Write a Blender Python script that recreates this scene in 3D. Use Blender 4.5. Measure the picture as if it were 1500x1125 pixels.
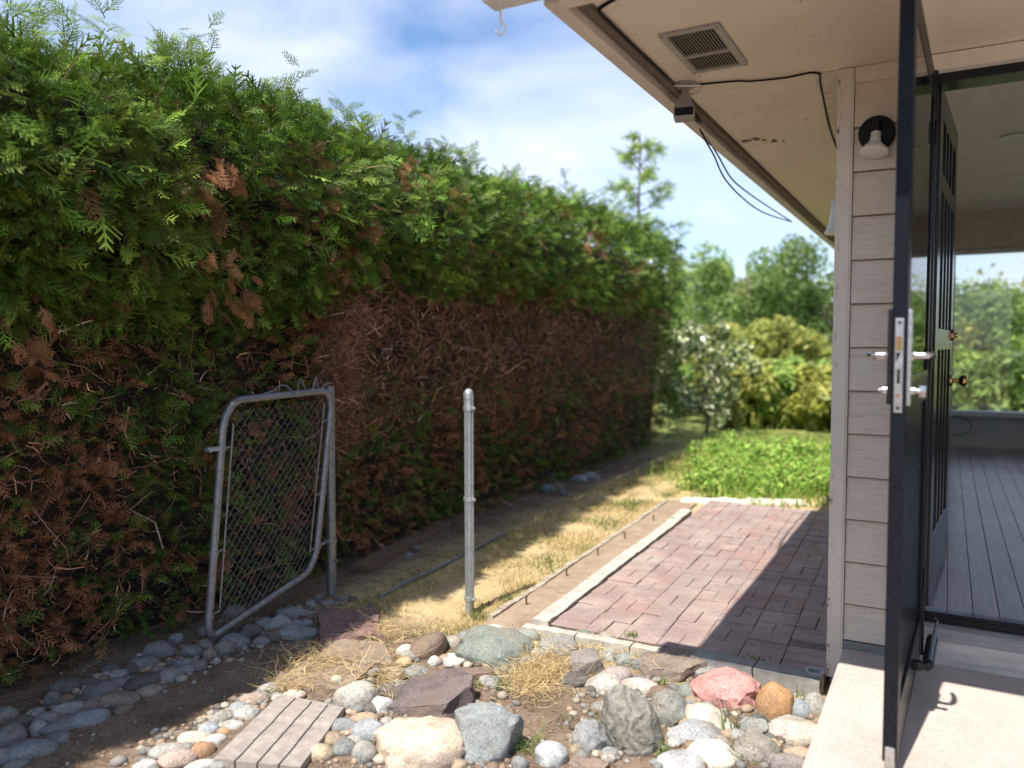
import bpy, bmesh, math, random
import numpy as np
from mathutils import Vector, noise as mnoise
R_ = math.radians
sc = bpy.context.scene
for o in list(bpy.data.objects): bpy.data.objects.remove(o)

# ------------------------------------------------------------------ camera
CAM_H = 1.4; FPX = 1150.0
YAW = math.atan((1388-750)/FPX); PITCH = math.atan((562.5-506)/FPX)
cam = bpy.data.cameras.new('camera'); cam.sensor_width = 36; cam.lens = FPX/1500*36
cam.clip_start = .02; cam.clip_end = 2000
cam.dof.use_dof = True; cam.dof.focus_distance = 3.4; cam.dof.aperture_fstop = cam.lens/1000/.022
co = bpy.data.objects.new('camera', cam); sc.collection.objects.link(co)
co.location = (0, 0, CAM_H); co.rotation_euler = (math.pi/2-PITCH, 0, YAW); sc.camera = co
# ------------------------------------------------------------------ sky, sun, exposure
SUN = Vector((.07, .50, -1)).normalized()          # direction the light travels
EL = math.asin(-SUN.z)
w = bpy.data.worlds.new('World'); sc.world = w; w.use_nodes = True
nt = w.node_tree; N = nt.nodes; L = nt.links; N.clear()
out = N.new('ShaderNodeOutputWorld'); bg = N.new('ShaderNodeBackground')
sky = N.new('ShaderNodeTexSky'); sky.sky_type = 'NISHITA'; sky.sun_disc = False
sky.sun_elevation = EL; sky.sun_rotation = math.pi + math.atan2(.07, .50)
sky.air_density = 1.0; sky.dust_density = .35; sky.ozone_density = 2.2
tc = N.new('ShaderNodeTexCoord'); mp = N.new('ShaderNodeMapping'); mp.inputs['Scale'].default_value = (1.3, 1.3, 3.2)
mp.inputs['Location'].default_value = (.35, .1, .2)
n1 = N.new('ShaderNodeTexNoise'); n1.inputs['Scale'].default_value = 1.5; n1.inputs['Detail'].default_value = 7; n1.inputs['Roughness'].default_value = .52; n1.inputs['Distortion'].default_value = .3
cr = N.new('ShaderNodeValToRGB'); cr.color_ramp.elements[0].position = .37; cr.color_ramp.elements[1].position = .66
cr.color_ramp.elements[0].color = (.02, .02, .02, 1); cr.color_ramp.elements[1].color = (.80, .80, .80, 1)
mix = N.new('ShaderNodeMix'); mix.data_type = 'RGBA'; mix.inputs['B'].default_value = (5.9, 6.2, 7.1, 1)
L.new(tc.outputs['Generated'], mp.inputs['Vector']); L.new(mp.outputs[0], n1.inputs['Vector']); L.new(n1.outputs['Fac'], cr.inputs['Fac'])
L.new(cr.outputs['Color'], mix.inputs['Factor']); tn = N.new('ShaderNodeMix'); tn.data_type = 'RGBA'; tn.blend_type = 'MULTIPLY'; tn.inputs['Factor'].default_value = 1; tn.inputs['B'].default_value = (.82, .92, 1.04, 1); L.new(sky.outputs['Color'], tn.inputs['A']); L.new(tn.outputs['Result'], mix.inputs['A']); L.new(mix.outputs['Result'], bg.inputs['Color'])
bg.inputs['Strength'].default_value = .105; L.new(bg.outputs[0], out.inputs['Surface'])
sl = bpy.data.lights.new('sun', 'SUN'); sl.energy = 4.0; sl.angle = R_(.5); sl.color = (1, .94, .85)
so = bpy.data.objects.new('sun', sl); sc.collection.objects.link(so); so.location = (0, -5, 12)
so.rotation_euler = SUN.to_track_quat('-Z', 'Y').to_euler()
sc.view_settings.view_transform = 'Standard'; sc.view_settings.look = 'None'
sc.view_settings.exposure = 0.95; sc.view_settings.gamma = 1
sc.render.engine = 'CYCLES'; sc.cycles.max_bounces = 6; sc.cycles.diffuse_bounces = 3; sc.cycles.glossy_bounces = 3; sc.cycles.transparent_max_bounces = 12
sc.cycles.use_denoising = True; sc.cycles.adaptive_threshold = .03; sc.cycles.sample_clamp_indirect = 8

# ------------------------------------------------------------------ measuring: pixel of the 1500x1125 photo -> point in the place
_F = np.array([-math.sin(YAW)*math.cos(PITCH), math.cos(YAW)*math.cos(PITCH), -math.sin(PITCH)])
_R = np.array([math.cos(YAW), math.sin(YAW), 0.]); _U = np.cross(_R, _F); _C = np.array([0, 0, CAM_H])
def ray(x, y): return _F+(x-750)/FPX*_R+(562.5-y)/FPX*_U
def on_z(x, y, z=0.): d = ray(x, y); return _C+d*(z-CAM_H)/d[2]
def on_x(x, y, X): d = ray(x, y); return _C+d*X/d[0]
def on_y(x, y, Y): d = ray(x, y); return _C+d*Y/d[1]
def depth(P): return float((np.array(P)-_C)@_F)

# ------------------------------------------------------------------ helpers
rnd = random.Random(7); rng = np.random.default_rng(11)
COL = sc.collection; WL = {}
def place(o, wl, parent=None, rz=0.):
    COL.objects.link(o); wl = Vector(wl); WL[o] = wl
    if parent is not None: o.parent = parent; o.location = wl-WL[parent]
    else: o.location = wl
    if rz: o.rotation_euler = (0, 0, rz)
    return o
def tag(o, label, cat=None, group=None, kind=None):
    if label: o['label'] = label
    if cat: o['category'] = cat
    if group: o['group'] = group
    if kind: o['kind'] = kind
    return o
def empty(name, wl, parent=None):
    return place(bpy.data.objects.new(name, None), wl, parent)
class MB:
    def __init__(s): s.v = []; s.f = []
    def add(s, vs, fs):
        b = len(s.v); s.v += [tuple(map(float, q)) for q in vs]; s.f += [tuple(b+i for i in q) for q in fs]; return s
    def box(s, x0, x1, y0, y1, z0, z1, bev=0.):
        if x1 < x0: x0, x1 = x1, x0
        if y1 < y0: y0, y1 = y1, y0
        if z1 < z0: z0, z1 = z1, z0
        if bev <= 0:
            return s.add([(x0,y0,z0),(x1,y0,z0),(x1,y1,z0),(x0,y1,z0),(x0,y0,z1),(x1,y0,z1),(x1,y1,z1),(x0,y1,z1)],
                         [(3,2,1,0),(4,5,6,7),(0,1,5,4),(1,2,6,5),(2,3,7,6),(3,0,4,7)])
        bm = bmesh.new(); bmesh.ops.create_cube(bm, size=1)
        for v in bm.verts: v.co = ((x0+x1)/2+v.co.x*(x1-x0), (y0+y1)/2+v.co.y*(y1-y0), (z0+z1)/2+v.co.z*(z1-z0))
        bmesh.ops.bevel(bm, geom=bm.edges[:], offset=bev, segments=2, affect='EDGES', profile=.6)
        return s.bm(bm)
    def bm(s, bm):
        bm.verts.index_update(); s.add([v.co[:] for v in bm.verts], [[v.index for v in f.verts] for f in bm.faces]); bm.free(); return s
    def prism(s, pts, off):      # polygon extruded by vector off
        n = len(pts); off = np.array(off); P = [np.array(p, float) for p in pts]
        return s.add(P+[p+off for p in P], [tuple(range(n))[::-1], tuple(range(n, 2*n))]+[(i, (i+1) % n, n+(i+1) % n, n+i) for i in range(n)])
    def tube(s, pts, r, n=8, caps=True):
        P = [Vector(p) for p in pts]; m = len(P); rr = r if hasattr(r, '__len__') else [r]*m
        up = None; vs = []
        for i in range(m):
            t = (P[min(i+1, m-1)]-P[max(i-1, 0)]).normalized()
            if up is None: up = t.orthogonal().normalized()
            up = (up-t*up.dot(t)); up = up.normalized() if up.length > 1e-6 else t.orthogonal().normalized()
            b = t.cross(up)
            for k in range(n):
                q = 2*math.pi*k/n; vs.append(P[i]+(up*math.cos(q)+b*math.sin(q))*rr[i])
        fs = [(i*n+k, i*n+(k+1) % n, (i+1)*n+(k+1) % n, (i+1)*n+k) for i in range(m-1) for k in range(n)]
        if caps: fs += [tuple(range(n))[::-1], tuple(range((m-1)*n, m*n))]
        return s.add(vs, fs)
    def lathe(s, prof, c, axis=(0,0,1), n=20):     # prof: (radius, height along axis)
        ax = Vector(axis).normalized(); u = ax.orthogonal().normalized(); v = ax.cross(u); c = Vector(c); m = len(prof); vs = []
        for r, h in prof:
            for k in range(n):
                q = 2*math.pi*k/n; vs.append(c+ax*h+(u*math.cos(q)+v*math.sin(q))*max(r, 1e-4))
        fs = [(i*n+k, i*n+(k+1) % n, (i+1)*n+(k+1) % n, (i+1)*n+k) for i in range(m-1) for k in range(n)]
        return s.add(vs, fs+[tuple(range(n))[::-1], tuple(range((m-1)*n, m*n))])
    def build(s, name, m, parent=None, smooth=False, color=None):
        V = np.array(s.v); c = np.array([(V[:,0].min()+V[:,0].max())/2, (V[:,1].min()+V[:,1].max())/2, V[:,2].min()])
        me = bpy.data.meshes.new(name); me.from_pydata([tuple(q) for q in V-c], [], s.f); me.update()
        if smooth:
            me.polygons.foreach_set('use_smooth', [True]*len(me.polygons)); me.set_sharp_from_angle(angle=R_(38))
        me.materials.append(m); o = bpy.data.objects.new(name, me)
        if color: o.color = (*color, 1)
        return place(o, c, parent)
def np_mesh(name, V, T, m, parent=None, tint=None, kind=None, quads=False):
    """fast mesh from numpy arrays; tint = per-vertex rgb"""
    me = bpy.data.meshes.new(name); V = np.asarray(V, np.float32); T = np.asarray(T, np.int32); k = T.shape[1]
    c = np.array([(V[:,0].min()+V[:,0].max())/2, (V[:,1].min()+V[:,1].max())/2, V[:,2].min()], np.float32)
    me.vertices.add(len(V)); me.vertices.foreach_set('co', (V-c).ravel())
    me.loops.add(T.size); me.loops.foreach_set('vertex_index', T.ravel())
    me.polygons.add(len(T)); me.polygons.foreach_set('loop_start', np.arange(0, T.size, k, dtype=np.int32))
    me.update(calc_edges=True)
    if tint is not None:
        at = me.color_attributes.new('tint', 'FLOAT_COLOR', 'POINT')
        at.data.foreach_set('color', np.concatenate([tint, np.ones((len(tint), 1))], 1).astype(np.float32).ravel())
    me.materials.append(m); o = bpy.data.objects.new(name, me)
    if kind: o['kind'] = kind
    return place(o, c, parent)

# ------------------------------------------------------------------ materials
def base_mat(name):
    m = bpy.data.materials.new(name); m.use_nodes = True; n = m.node_tree.nodes; b = n['Principled BSDF']; return m, n, m.node_tree.links, b
def ramp(n, l, src, stops):
    c = n.new('ShaderNodeValToRGB'); e = c.color_ramp.elements
    while len(e) < len(stops): e.new(.5)
    for q, (p, col) in zip(e, stops): q.position = p; q.color = (*col, 1) if hasattr(col, '__len__') else (col, col, col, 1)
    l.new(src, c.inputs['Fac']); return c.outputs['Color']
def tex(n, l, kind, scale, vec, detail=5, rough=.6):
    t = n.new('ShaderNodeTex'+kind); t.inputs['Scale'].default_value = scale
    if kind == 'Noise': t.inputs['Detail'].default_value = detail; t.inputs['Roughness'].default_value = rough
    l.new(vec, t.inputs['Vector']); return t
def coords(n, l, stretch=(1,1,1), kind='Object'):
    t = n.new('ShaderNodeTexCoord'); m = n.new('ShaderNodeMapping'); m.inputs['Scale'].default_value = stretch
    l.new(t.outputs[kind], m.inputs['Vector']); return m.outputs[0]
def mixc(n, l, fac, a, b, mode='MIX'):
    m = n.new('ShaderNodeMix'); m.data_type = 'RGBA'; m.blend_type = mode
    for k, q in (('Factor', fac), ('A', a), ('B', b)):
        if hasattr(q, 'links') or hasattr(q, 'is_linked'): l.new(q, m.inputs[k])
        elif k == 'Factor': m.inputs[k].default_value = q
        else: m.inputs[k].default_value = (*q, 1)
    return m.outputs['Result']
def bump(n, l, b, h, strength=.3, dist=.01):
    u = n.new('ShaderNodeBump'); u.inputs['Strength'].default_value = strength; u.inputs['Distance'].default_value = dist
    l.new(h, u.inputs['Height']); l.new(u.outputs[0], b.inputs['Normal'])
def nmat(name, c1, c2, scale=8, rough=.7, bst=.2, bdist=.004, stretch=(1,1,1), metal=0., detail=6, spec=.5):
    m, n, l, b = base_mat(name); v = coords(n, l, stretch); t = tex(n, l, 'Noise', scale, v, detail)
    l.new(ramp(n, l, t.outputs['Fac'], [(.32, c1), (.68, c2)]), b.inputs['Base Color'])
    b.inputs['Roughness'].default_value = rough; b.inputs['Metallic'].default_value = metal; b.inputs['Specular IOR Level'].default_value = spec
    if bst: t2 = tex(n, l, 'Noise', scale*3, v, 8, .65); bump(n, l, b, t2.outputs['Fac'], bst, bdist)
    return m
def leaf_mat(name, rough=.45, trans=.35, spec=.35):
    m, n, l, b = base_mat(name); a = n.new('ShaderNodeVertexColor'); a.layer_name = 'tint'
    l.new(a.outputs['Color'], b.inputs['Base Color']); b.inputs['Roughness'].default_value = rough; b.inputs['Specular IOR Level'].default_value = spec
    t = n.new('ShaderNodeBsdfTranslucent'); l.new(a.outputs['Color'], t.inputs['Color'])
    x = n.new('ShaderNodeMixShader'); x.inputs[0].default_value = trans
    l.new(b.outputs[0], x.inputs[1]); l.new(t.outputs[0], x.inputs[2]); l.new(x.outputs[0], n['Material Output'].inputs['Surface']); return m
M = {}
M['leaf'] = leaf_mat('foliage', .58, .24, .18); M['gloss_leaf'] = leaf_mat('glossy_foliage', .28, .3, .6); M['straw'] = leaf_mat('dry_grass', .7, .3, .2)
M['garden_leaf'] = leaf_mat('garden_foliage', .5, .42, .3)
M['twig'] = leaf_mat('dead_twigs', .8, .0, .2)
M['bark'] = nmat('bark', (.07,.05,.035), (.16,.12,.09), 14, .9, .6, .02, (1,1,.25))
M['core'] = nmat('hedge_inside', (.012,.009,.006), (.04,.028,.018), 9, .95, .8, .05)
def stone_mat():
    m, n, l, b = base_mat('river_stone'); oi = n.new('ShaderNodeObjectInfo'); tcn = n.new('ShaderNodeTexCoord')
    ad = n.new('ShaderNodeVectorMath'); ad.operation = 'ADD'; l.new(tcn.outputs['Object'], ad.inputs[0])
    sc_ = n.new('ShaderNodeMath'); sc_.operation = 'MULTIPLY'; sc_.inputs[1].default_value = 37; l.new(oi.outputs['Random'], sc_.inputs[0]); l.new(sc_.outputs[0], ad.inputs[1])
    v = ad.outputs[0]
    big = tex(n, l, 'Noise', 9, v, 6, .65); sp = tex(n, l, 'Noise', 120, v, 3, .7); vo = tex(n, l, 'Voronoi', 160, v)
    c = mixc(n, l, 1., oi.outputs['Color'], ramp(n, l, big.outputs['Fac'], [(.25, (.55,.53,.52)), (.5, (1,1,1)), (.75, (1.25,1.2,1.1))]), 'MULTIPLY')
    c = mixc(n, l, 1., c, ramp(n, l, sp.outputs['Fac'], [(.32, .55), (.5, 1.), (.7, 1.25)]), 'MULTIPLY')
    c = mixc(n, l, 1., c, ramp(n, l, vo.outputs['Distance'], [(.1, .7), (.35, 1.)]), 'MULTIPLY')
    st = tex(n, l, 'Noise', 5, v, 4); c = mixc(n, l, ramp(n, l, st.outputs['Fac'], [(.52, 0.), (.72, .5)]), c, (.23,.16,.10))
    cr_ = tex(n, l, 'Noise', 16, v, 10, .8); c = mixc(n, l, 1., c, ramp(n, l, cr_.outputs['Fac'], [(.36, .62), (.44, 1.), (.62, 1.), (.72, 1.2)]), 'MULTIPLY')
    l.new(c, b.inputs['Base Color']); b.inputs['Roughness'].default_value = .75; b.inputs['Specular IOR Level'].default_value = .3
    h = tex(n, l, 'Noise', 45, v, 8, .7); bump(n, l, b, h.outputs['Fac'], .5, .008); return m
M['stone'] = stone_mat()
def layered_mat():
    m, n, l, b = base_mat('layered_rock'); v = coords(n, l, (1, 1, 1)); oi = n.new('ShaderNodeObjectInfo')
    wv = n.new('ShaderNodeTexWave'); wv.inputs['Scale'].default_value = 5; wv.inputs['Distortion'].default_value = 16; wv.inputs['Detail'].default_value = 5; wv.inputs['Detail Scale'].default_value = 1.6; l.new(v, wv.inputs['Vector'])
    t = tex(n, l, 'Noise', 40, v, 8, .7)
    c = mixc(n, l, 1., oi.outputs['Color'], ramp(n, l, wv.outputs['Color'], [(.0, .80), (.5, 1.), (1., 1.12)]), 'MULTIPLY')
    c = mixc(n, l, 1., c, ramp(n, l, t.outputs['Fac'], [(.3, .6), (.7, 1.3)]), 'MULTIPLY')
    l.new(c, b.inputs['Base Color']); b.inputs['Roughness'].default_value = .85
    ad = n.new('ShaderNodeMath'); l.new(wv.outputs['Fac'], ad.inputs[0]); l.new(t.outputs['Fac'], ad.inputs[1]); bump(n, l, b, ad.outputs[0], .6, .010); return m
M['layered'] = layered_mat()
def brick_mat():
    m, n, l, b = base_mat('brick_paver'); oi = n.new('ShaderNodeObjectInfo'); tcn = n.new('ShaderNodeTexCoord')
    ge = n.new('ShaderNodeNewGeometry'); v = ge.outputs['Position']
    d = tex(n, l, 'Noise', 5, v, 6, .6); s = tex(n, l, 'Noise', 70, v, 8, .7); big = tex(n, l, 'Noise', 1.6, v, 3)
    c = mixc(n, l, 1., oi.outputs['Color'], ramp(n, l, s.outputs['Fac'], [(.3, .7), (.7, 1.25)]), 'MULTIPLY')
    c = mixc(n, l, ramp(n, l, d.outputs['Fac'], [(.46, 0.), (.70, .6)]), c, (.47,.385,.345))
    c = mixc(n, l, ramp(n, l, big.outputs['Fac'], [(.52, 0.), (.7, .35)]), c, (.36,.25,.18))
    l.new(c, b.inputs['Base Color']); b.inputs['Roughness'].default_value = .85; bump(n, l, b, s.outputs['Fac'], .45, .004); return m
M['brick'] = brick_mat()
M['concrete'] = nmat('edging_concrete', (.34,.31,.26), (.60,.56,.49), 16, .9, .5, .006)
M['kerb_old'] = nmat('dirty_kerb', (.24,.19,.14), (.50,.44,.36), 22, .95, .6, .008)
M['grey_edging'] = nmat('grey_edging', (.20,.20,.19), (.34,.33,.31), 16, .9, .5, .006)
M['rust'] = nmat('rusty_steel', (.07,.045,.03), (.16,.10,.06), 60, .8, .3, .002)
M['galv'] = nmat('galvanised_steel', (.34,.36,.37), (.52,.54,.55), 30, .42, .12, .001, metal=.65)
M['galv_dull'] = nmat('weathered_galvanised_steel', (.19,.195,.20), (.33,.335,.34), 45, .5, .15, .001, metal=.7)
M['wire'] = nmat('fence_wire', (.12,.115,.11), (.24,.225,.21), 40, .55, .0, .001, metal=.6)
M['timber'] = nmat('weathered_timber', (.11,.065,.04), (.24,.15,.10), 12, .9, .5, .006, (6,.6,6))
M['plank_paver'] = nmat('plank_paver', (.25,.215,.185), (.40,.355,.315), 22, .9, .5, .004, (1,1,1))
M['red_flag'] = nmat('red_flagstone', (.15,.085,.085), (.27,.16,.15), 18, .9, .6, .01)
M['soil_flag'] = nmat('sandy_flagstone', (.19,.14,.105), (.32,.245,.185), 14, .92, .6, .01)
M['hose'] = nmat('grey_hose', (.16,.18,.20), (.26,.28,.30), 20, .5, 0)
M['black'] = nmat('black_paint', (.008,.009,.012), (.014,.015,.018), 90, .22, .05, .0006, spec=.3)
M['storm_black'] = nmat('storm_door_paint', (.007,.008,.011), (.013,.015,.021), 70, .36, .05, .0006, spec=.10)
M['rubber'] = nmat('black_cable', (.008,.008,.009), (.016,.015,.015), 40, .6, 0, spec=.2)
M['brown_strip'] = nmat('brown_moulding', (.09,.065,.05), (.15,.11,.085), 30, .7, .2, .002, (6,.5,6))
M['soffit'] = None
M['fascia'] = nmat('fascia_paint', (.58,.52,.45), (.68,.62,.54), 9, .6, .1, .002, (3,.4,3))
M['white_plastic'] = nmat('white_plastic', (.70,.69,.67), (.80,.79,.77), 20, .35, 0)
M['grey_plastic'] = nmat('camera_shell', (.24,.235,.23), (.32,.31,.30), 30, .4, 0)
M['white_metal'] = nmat('white_gutter', (.62,.63,.65), (.74,.74,.75), 10, .4, .05)
M['vent_grey'] = nmat('vent_paint', (.30,.28,.255), (.40,.375,.34), 40, .5, .1, .001)
M['dark'] = nmat('dark_void', (.008,.008,.008), (.02,.02,.02), 20, .9, 0)
M['chrome'] = nmat('brushed_steel', (.42,.42,.43), (.62,.62,.62), 60, .26, .05, .0005, metal=1.)
M['nickel'] = nmat('polished_handle', (.35,.34,.32), (.60,.58,.55), 25, .2, .1, .001, metal=1.)
M['brass'] = nmat('brass', (.34,.20,.09), (.52,.33,.15), 30, .28, 0, metal=1.)
M['interior_wall'] = nmat('interior_paint', (.50,.49,.46), (.56,.55,.52), 5, .7, .05)
M['ceiling'] = nmat('ceiling_paint', (.78,.73,.69), (.84,.79,.75), 5, .8, .05)
M['beam'] = nmat('beam_paint', (.56,.50,.42), (.64,.58,.50), 8, .6, .1)
M['roof'] = nmat('roof_shingle', (.06,.055,.05), (.13,.12,.11), 25, .95, .5, .01)
M['sill'] = nmat('threshold_paint', (.36,.34,.32), (.50,.48,.45), 14, .6, .25, .003, (.6,4,4))
M['floor_board'] = None
def soffit_mat():
    m, n, l, b = base_mat('soffit_paint'); v = coords(n, l); t = tex(n, l, 'Noise', 2.2, v, 4)
    c = ramp(n, l, t.outputs['Fac'], [(.3, (.66,.57,.465)), (.7, (.735,.64,.53))])
    ge = n.new('ShaderNodeNewGeometry'); mp_ = n.new('ShaderNodeMapping'); mp_.inputs['Scale'].default_value = (9, 5, 1); l.new(ge.outputs['Position'], mp_.inputs['Vector'])
    k = tex(n, l, 'Noise', 3.4, mp_.outputs[0], 9, .72)
    fl = ramp(n, l, k.outputs['Fac'], [(.665, 0.), (.675, 1.)])      # flaked paint, brown wood below
    sp = tex(n, l, 'Noise', 38, ge.outputs['Position'], 2); sk = ramp(n, l, sp.outputs['Fac'], [(.74, 0.), (.77, .7)])
    c = mixc(n, l, sk, c, (.20,.13,.08)); c = mixc(n, l, fl, c, (.17,.105,.06))
    l.new(c, b.inputs['Base Color']); b.inputs['Roughness'].default_value = .6
    h = tex(n, l, 'Noise', 30, v, 6); bump(n, l, b, h.outputs['Fac'], .12, .003); return m
M['soffit'] = soffit_mat()
def siding_mat():
    m, n, l, b = base_mat('siding_paint'); ge = n.new('ShaderNodeNewGeometry'); oi = n.new('ShaderNodeObjectInfo')
    ad = n.new('ShaderNodeVectorMath'); ad.operation = 'ADD'; l.new(ge.outputs['Position'], ad.inputs[0])
    ml = n.new('ShaderNodeMath'); ml.operation = 'MULTIPLY'; ml.inputs[1].default_value = 23; l.new(oi.outputs['Random'], ml.inputs[0]); l.new(ml.outputs[0], ad.inputs[1])
    mp_ = n.new('ShaderNodeMapping'); mp_.inputs['Scale'].default_value = (2.2, 2.2, 26); l.new(ad.outputs[0], mp_.inputs['Vector'])
    g = tex(n, l, 'Noise', 4.2, mp_.outputs[0], 5, .55); g.inputs['Distortion'].default_value = 1.1
    gr = ramp(n, l, g.outputs['Fac'], [(.36, 0.), (.46, .75), (.54, .8), (.66, 1.)])
    t = tex(n, l, 'Noise', 3, ge.outputs['Position'], 4)
    c = ramp(n, l, t.outputs['Fac'], [(.3, (.68,.60,.50)), (.7, (.75,.665,.565))])
    c = mixc(n, l, 1., c, ramp(n, l, g.outputs['Fac'], [(.33, .94), (.46, 1.)]), 'MULTIPLY')
    l.new(c, b.inputs['Base Color']); b.inputs['Roughness'].default_value = .55; bump(n, l, b, gr, .5, .003); return m
M['siding'] = siding_mat()
def trim_mat():
    m, n, l, b = base_mat('chipped_trim'); ge = n.new('ShaderNodeNewGeometry'); v = ge.outputs['Position']
    mp_ = n.new('ShaderNodeMapping'); mp_.inputs['Scale'].default_value = (30, 30, 9); l.new(v, mp_.inputs['Vector'])
    k = tex(n, l, 'Noise', 2.4, mp_.outputs[0], 8, .7); chip = ramp(n, l, k.outputs['Fac'], [(.585, 0.), (.60, 1.)])
    sx = n.new('ShaderNodeSeparateXYZ'); l.new(v, sx.inputs[0]); r1 = n.new('ShaderNodeMapRange'); l.new(sx.outputs['X'], r1.inputs['Value'])
    r1.inputs['From Min'].default_value = -.385; r1.inputs['From Max'].default_value = -.402     # the outer arris is worn
    mu = n.new('ShaderNodeMath'); mu.operation = 'MULTIPLY'; l.new(chip, mu.inputs[0]); l.new(r1.outputs[0], mu.inputs[1])
    t = tex(n, l, 'Noise', 6, v, 5); c = ramp(n, l, t.outputs['Fac'], [(.3, (.68,.61,.53)), (.7, (.75,.68,.595))])
    c = mixc(n, l, mu.outputs[0], c, (.05,.04,.035)); l.new(c, b.inputs['Base Color']); b.inputs['Roughness'].default_value = .5
    bump(n, l, b, t.outputs['Fac'], .1, .003); return m
M['trim'] = trim_mat()
def landing_mat():
    m, n, l, b = base_mat('worn_painted_concrete'); ge = n.new('ShaderNodeNewGeometry'); v = ge.outputs['Position']
    t = tex(n, l, 'Noise', 3.5, v, 5); c = ramp(n, l, t.outputs['Fac'], [(.3, (.46,.385,.345)), (.7, (.55,.48,.435))])
    sp = tex(n, l, 'Noise', 130, v, 5, .75); zone = tex(n, l, 'Noise', 2.1, v, 4, .6)
    sx = n.new('ShaderNodeSeparateXYZ'); l.new(v, sx.inputs[0])
    mr = n.new('ShaderNodeMapRange'); l.new(sx.outputs['Y'], mr.inputs['Value']); mr.inputs['From Min'].default_value = 3.1; mr.inputs['From Max'].default_value = 2.5
    mr.inputs['To Max'].default_value = .2
    sm = n.new('ShaderNodeMath'); sm.operation = 'MULTIPLY_ADD'; sm.inputs[1].default_value = 2.4; sm.inputs[2].default_value = -.7; l.new(sp.outputs['Fac'], sm.inputs[0])
    a1 = n.new('ShaderNodeMath'); l.new(sm.outputs[0], a1.inputs[0]); l.new(mr.outputs[0], a1.inputs[1])
    a2 = n.new('ShaderNodeMath'); l.new(a1.outputs[0], a2.inputs[0]); l.new(zone.outputs['Fac'], a2.inputs[1])
    wf = ramp(n, l, a2.outputs[0], [(.0, 0.), (1., 0.)]); 
    mr2 = n.new('ShaderNodeMapRange'); l.new(a2.outputs[0], mr2.inputs['Value']); mr2.inputs['From Min'].default_value = 1.22; mr2.inputs['From Max'].default_value = 1.42; mr2.inputs['To Max'].default_value = .6
    c = mixc(n, l, mr2.outputs[0], c, (.25,.20,.17)); l.new(c, b.inputs['Base Color']); b.inputs['Roughness'].default_value = .75
    bump(n, l, b, sp.outputs['Fac'], .25, .003); return m
M['landing'] = landing_mat(); M['lap_brown'] = nmat('brown_lap_line', (.16,.10,.06), (.30,.21,.14), 30, .8, .2)
def board_mat():
    m, n, l, b = base_mat('painted_floor_boards'); ge = n.new('ShaderNodeNewGeometry'); oi = n.new('ShaderNodeObjectInfo')
    mp_ = n.new('ShaderNodeMapping'); mp_.inputs['Scale'].default_value = (14, 1.2, 1); l.new(ge.outputs['Position'], mp_.inputs['Vector'])
    t = tex(n, l, 'Noise', 4, mp_.outputs[0], 7, .65); t2 = tex(n, l, 'Noise', 2.2, ge.outputs['Position'], 4)
    c = ramp(n, l, t.outputs['Fac'], [(.32, (.26,.255,.265)), (.68, (.42,.42,.44))]); c = mixc(n, l, 1., c, ramp(n, l, t2.outputs['Fac'], [(.3, .75), (.7, 1.2)]), 'MULTIPLY')
    c = mixc(n, l, 1., c, ramp(n, l, oi.outputs['Random'], [(0., .85), (1., 1.15)]), 'MULTIPLY')
    l.new(c, b.inputs['Base Color']); b.inputs['Roughness'].default_value = .33; bump(n, l, b, t.outputs['Fac'], .3, .003); return m
M['floor_board'] = board_mat()
def glass_mat(tint=.92):
    m, n, l, b = base_mat('window_glass'); n.remove(b); t = n.new('ShaderNodeBsdfTransparent'); t.inputs[0].default_value = (tint, tint, tint, 1)
    g = n.new('ShaderNodeBsdfGlossy'); g.inputs['Roughness'].default_value = .01; fr = n.new('ShaderNodeFresnel'); fr.inputs['IOR'].default_value = 1.5
    x = n.new('ShaderNodeMixShader'); l.new(fr.outputs[0], x.inputs[0]); l.new(t.outputs[0], x.inputs[1]); l.new(g.outputs[0], x.inputs[2])
    l.new(x.outputs[0], n['Material Output'].inputs['Surface']); return m
M['glass'] = glass_mat()
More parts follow.
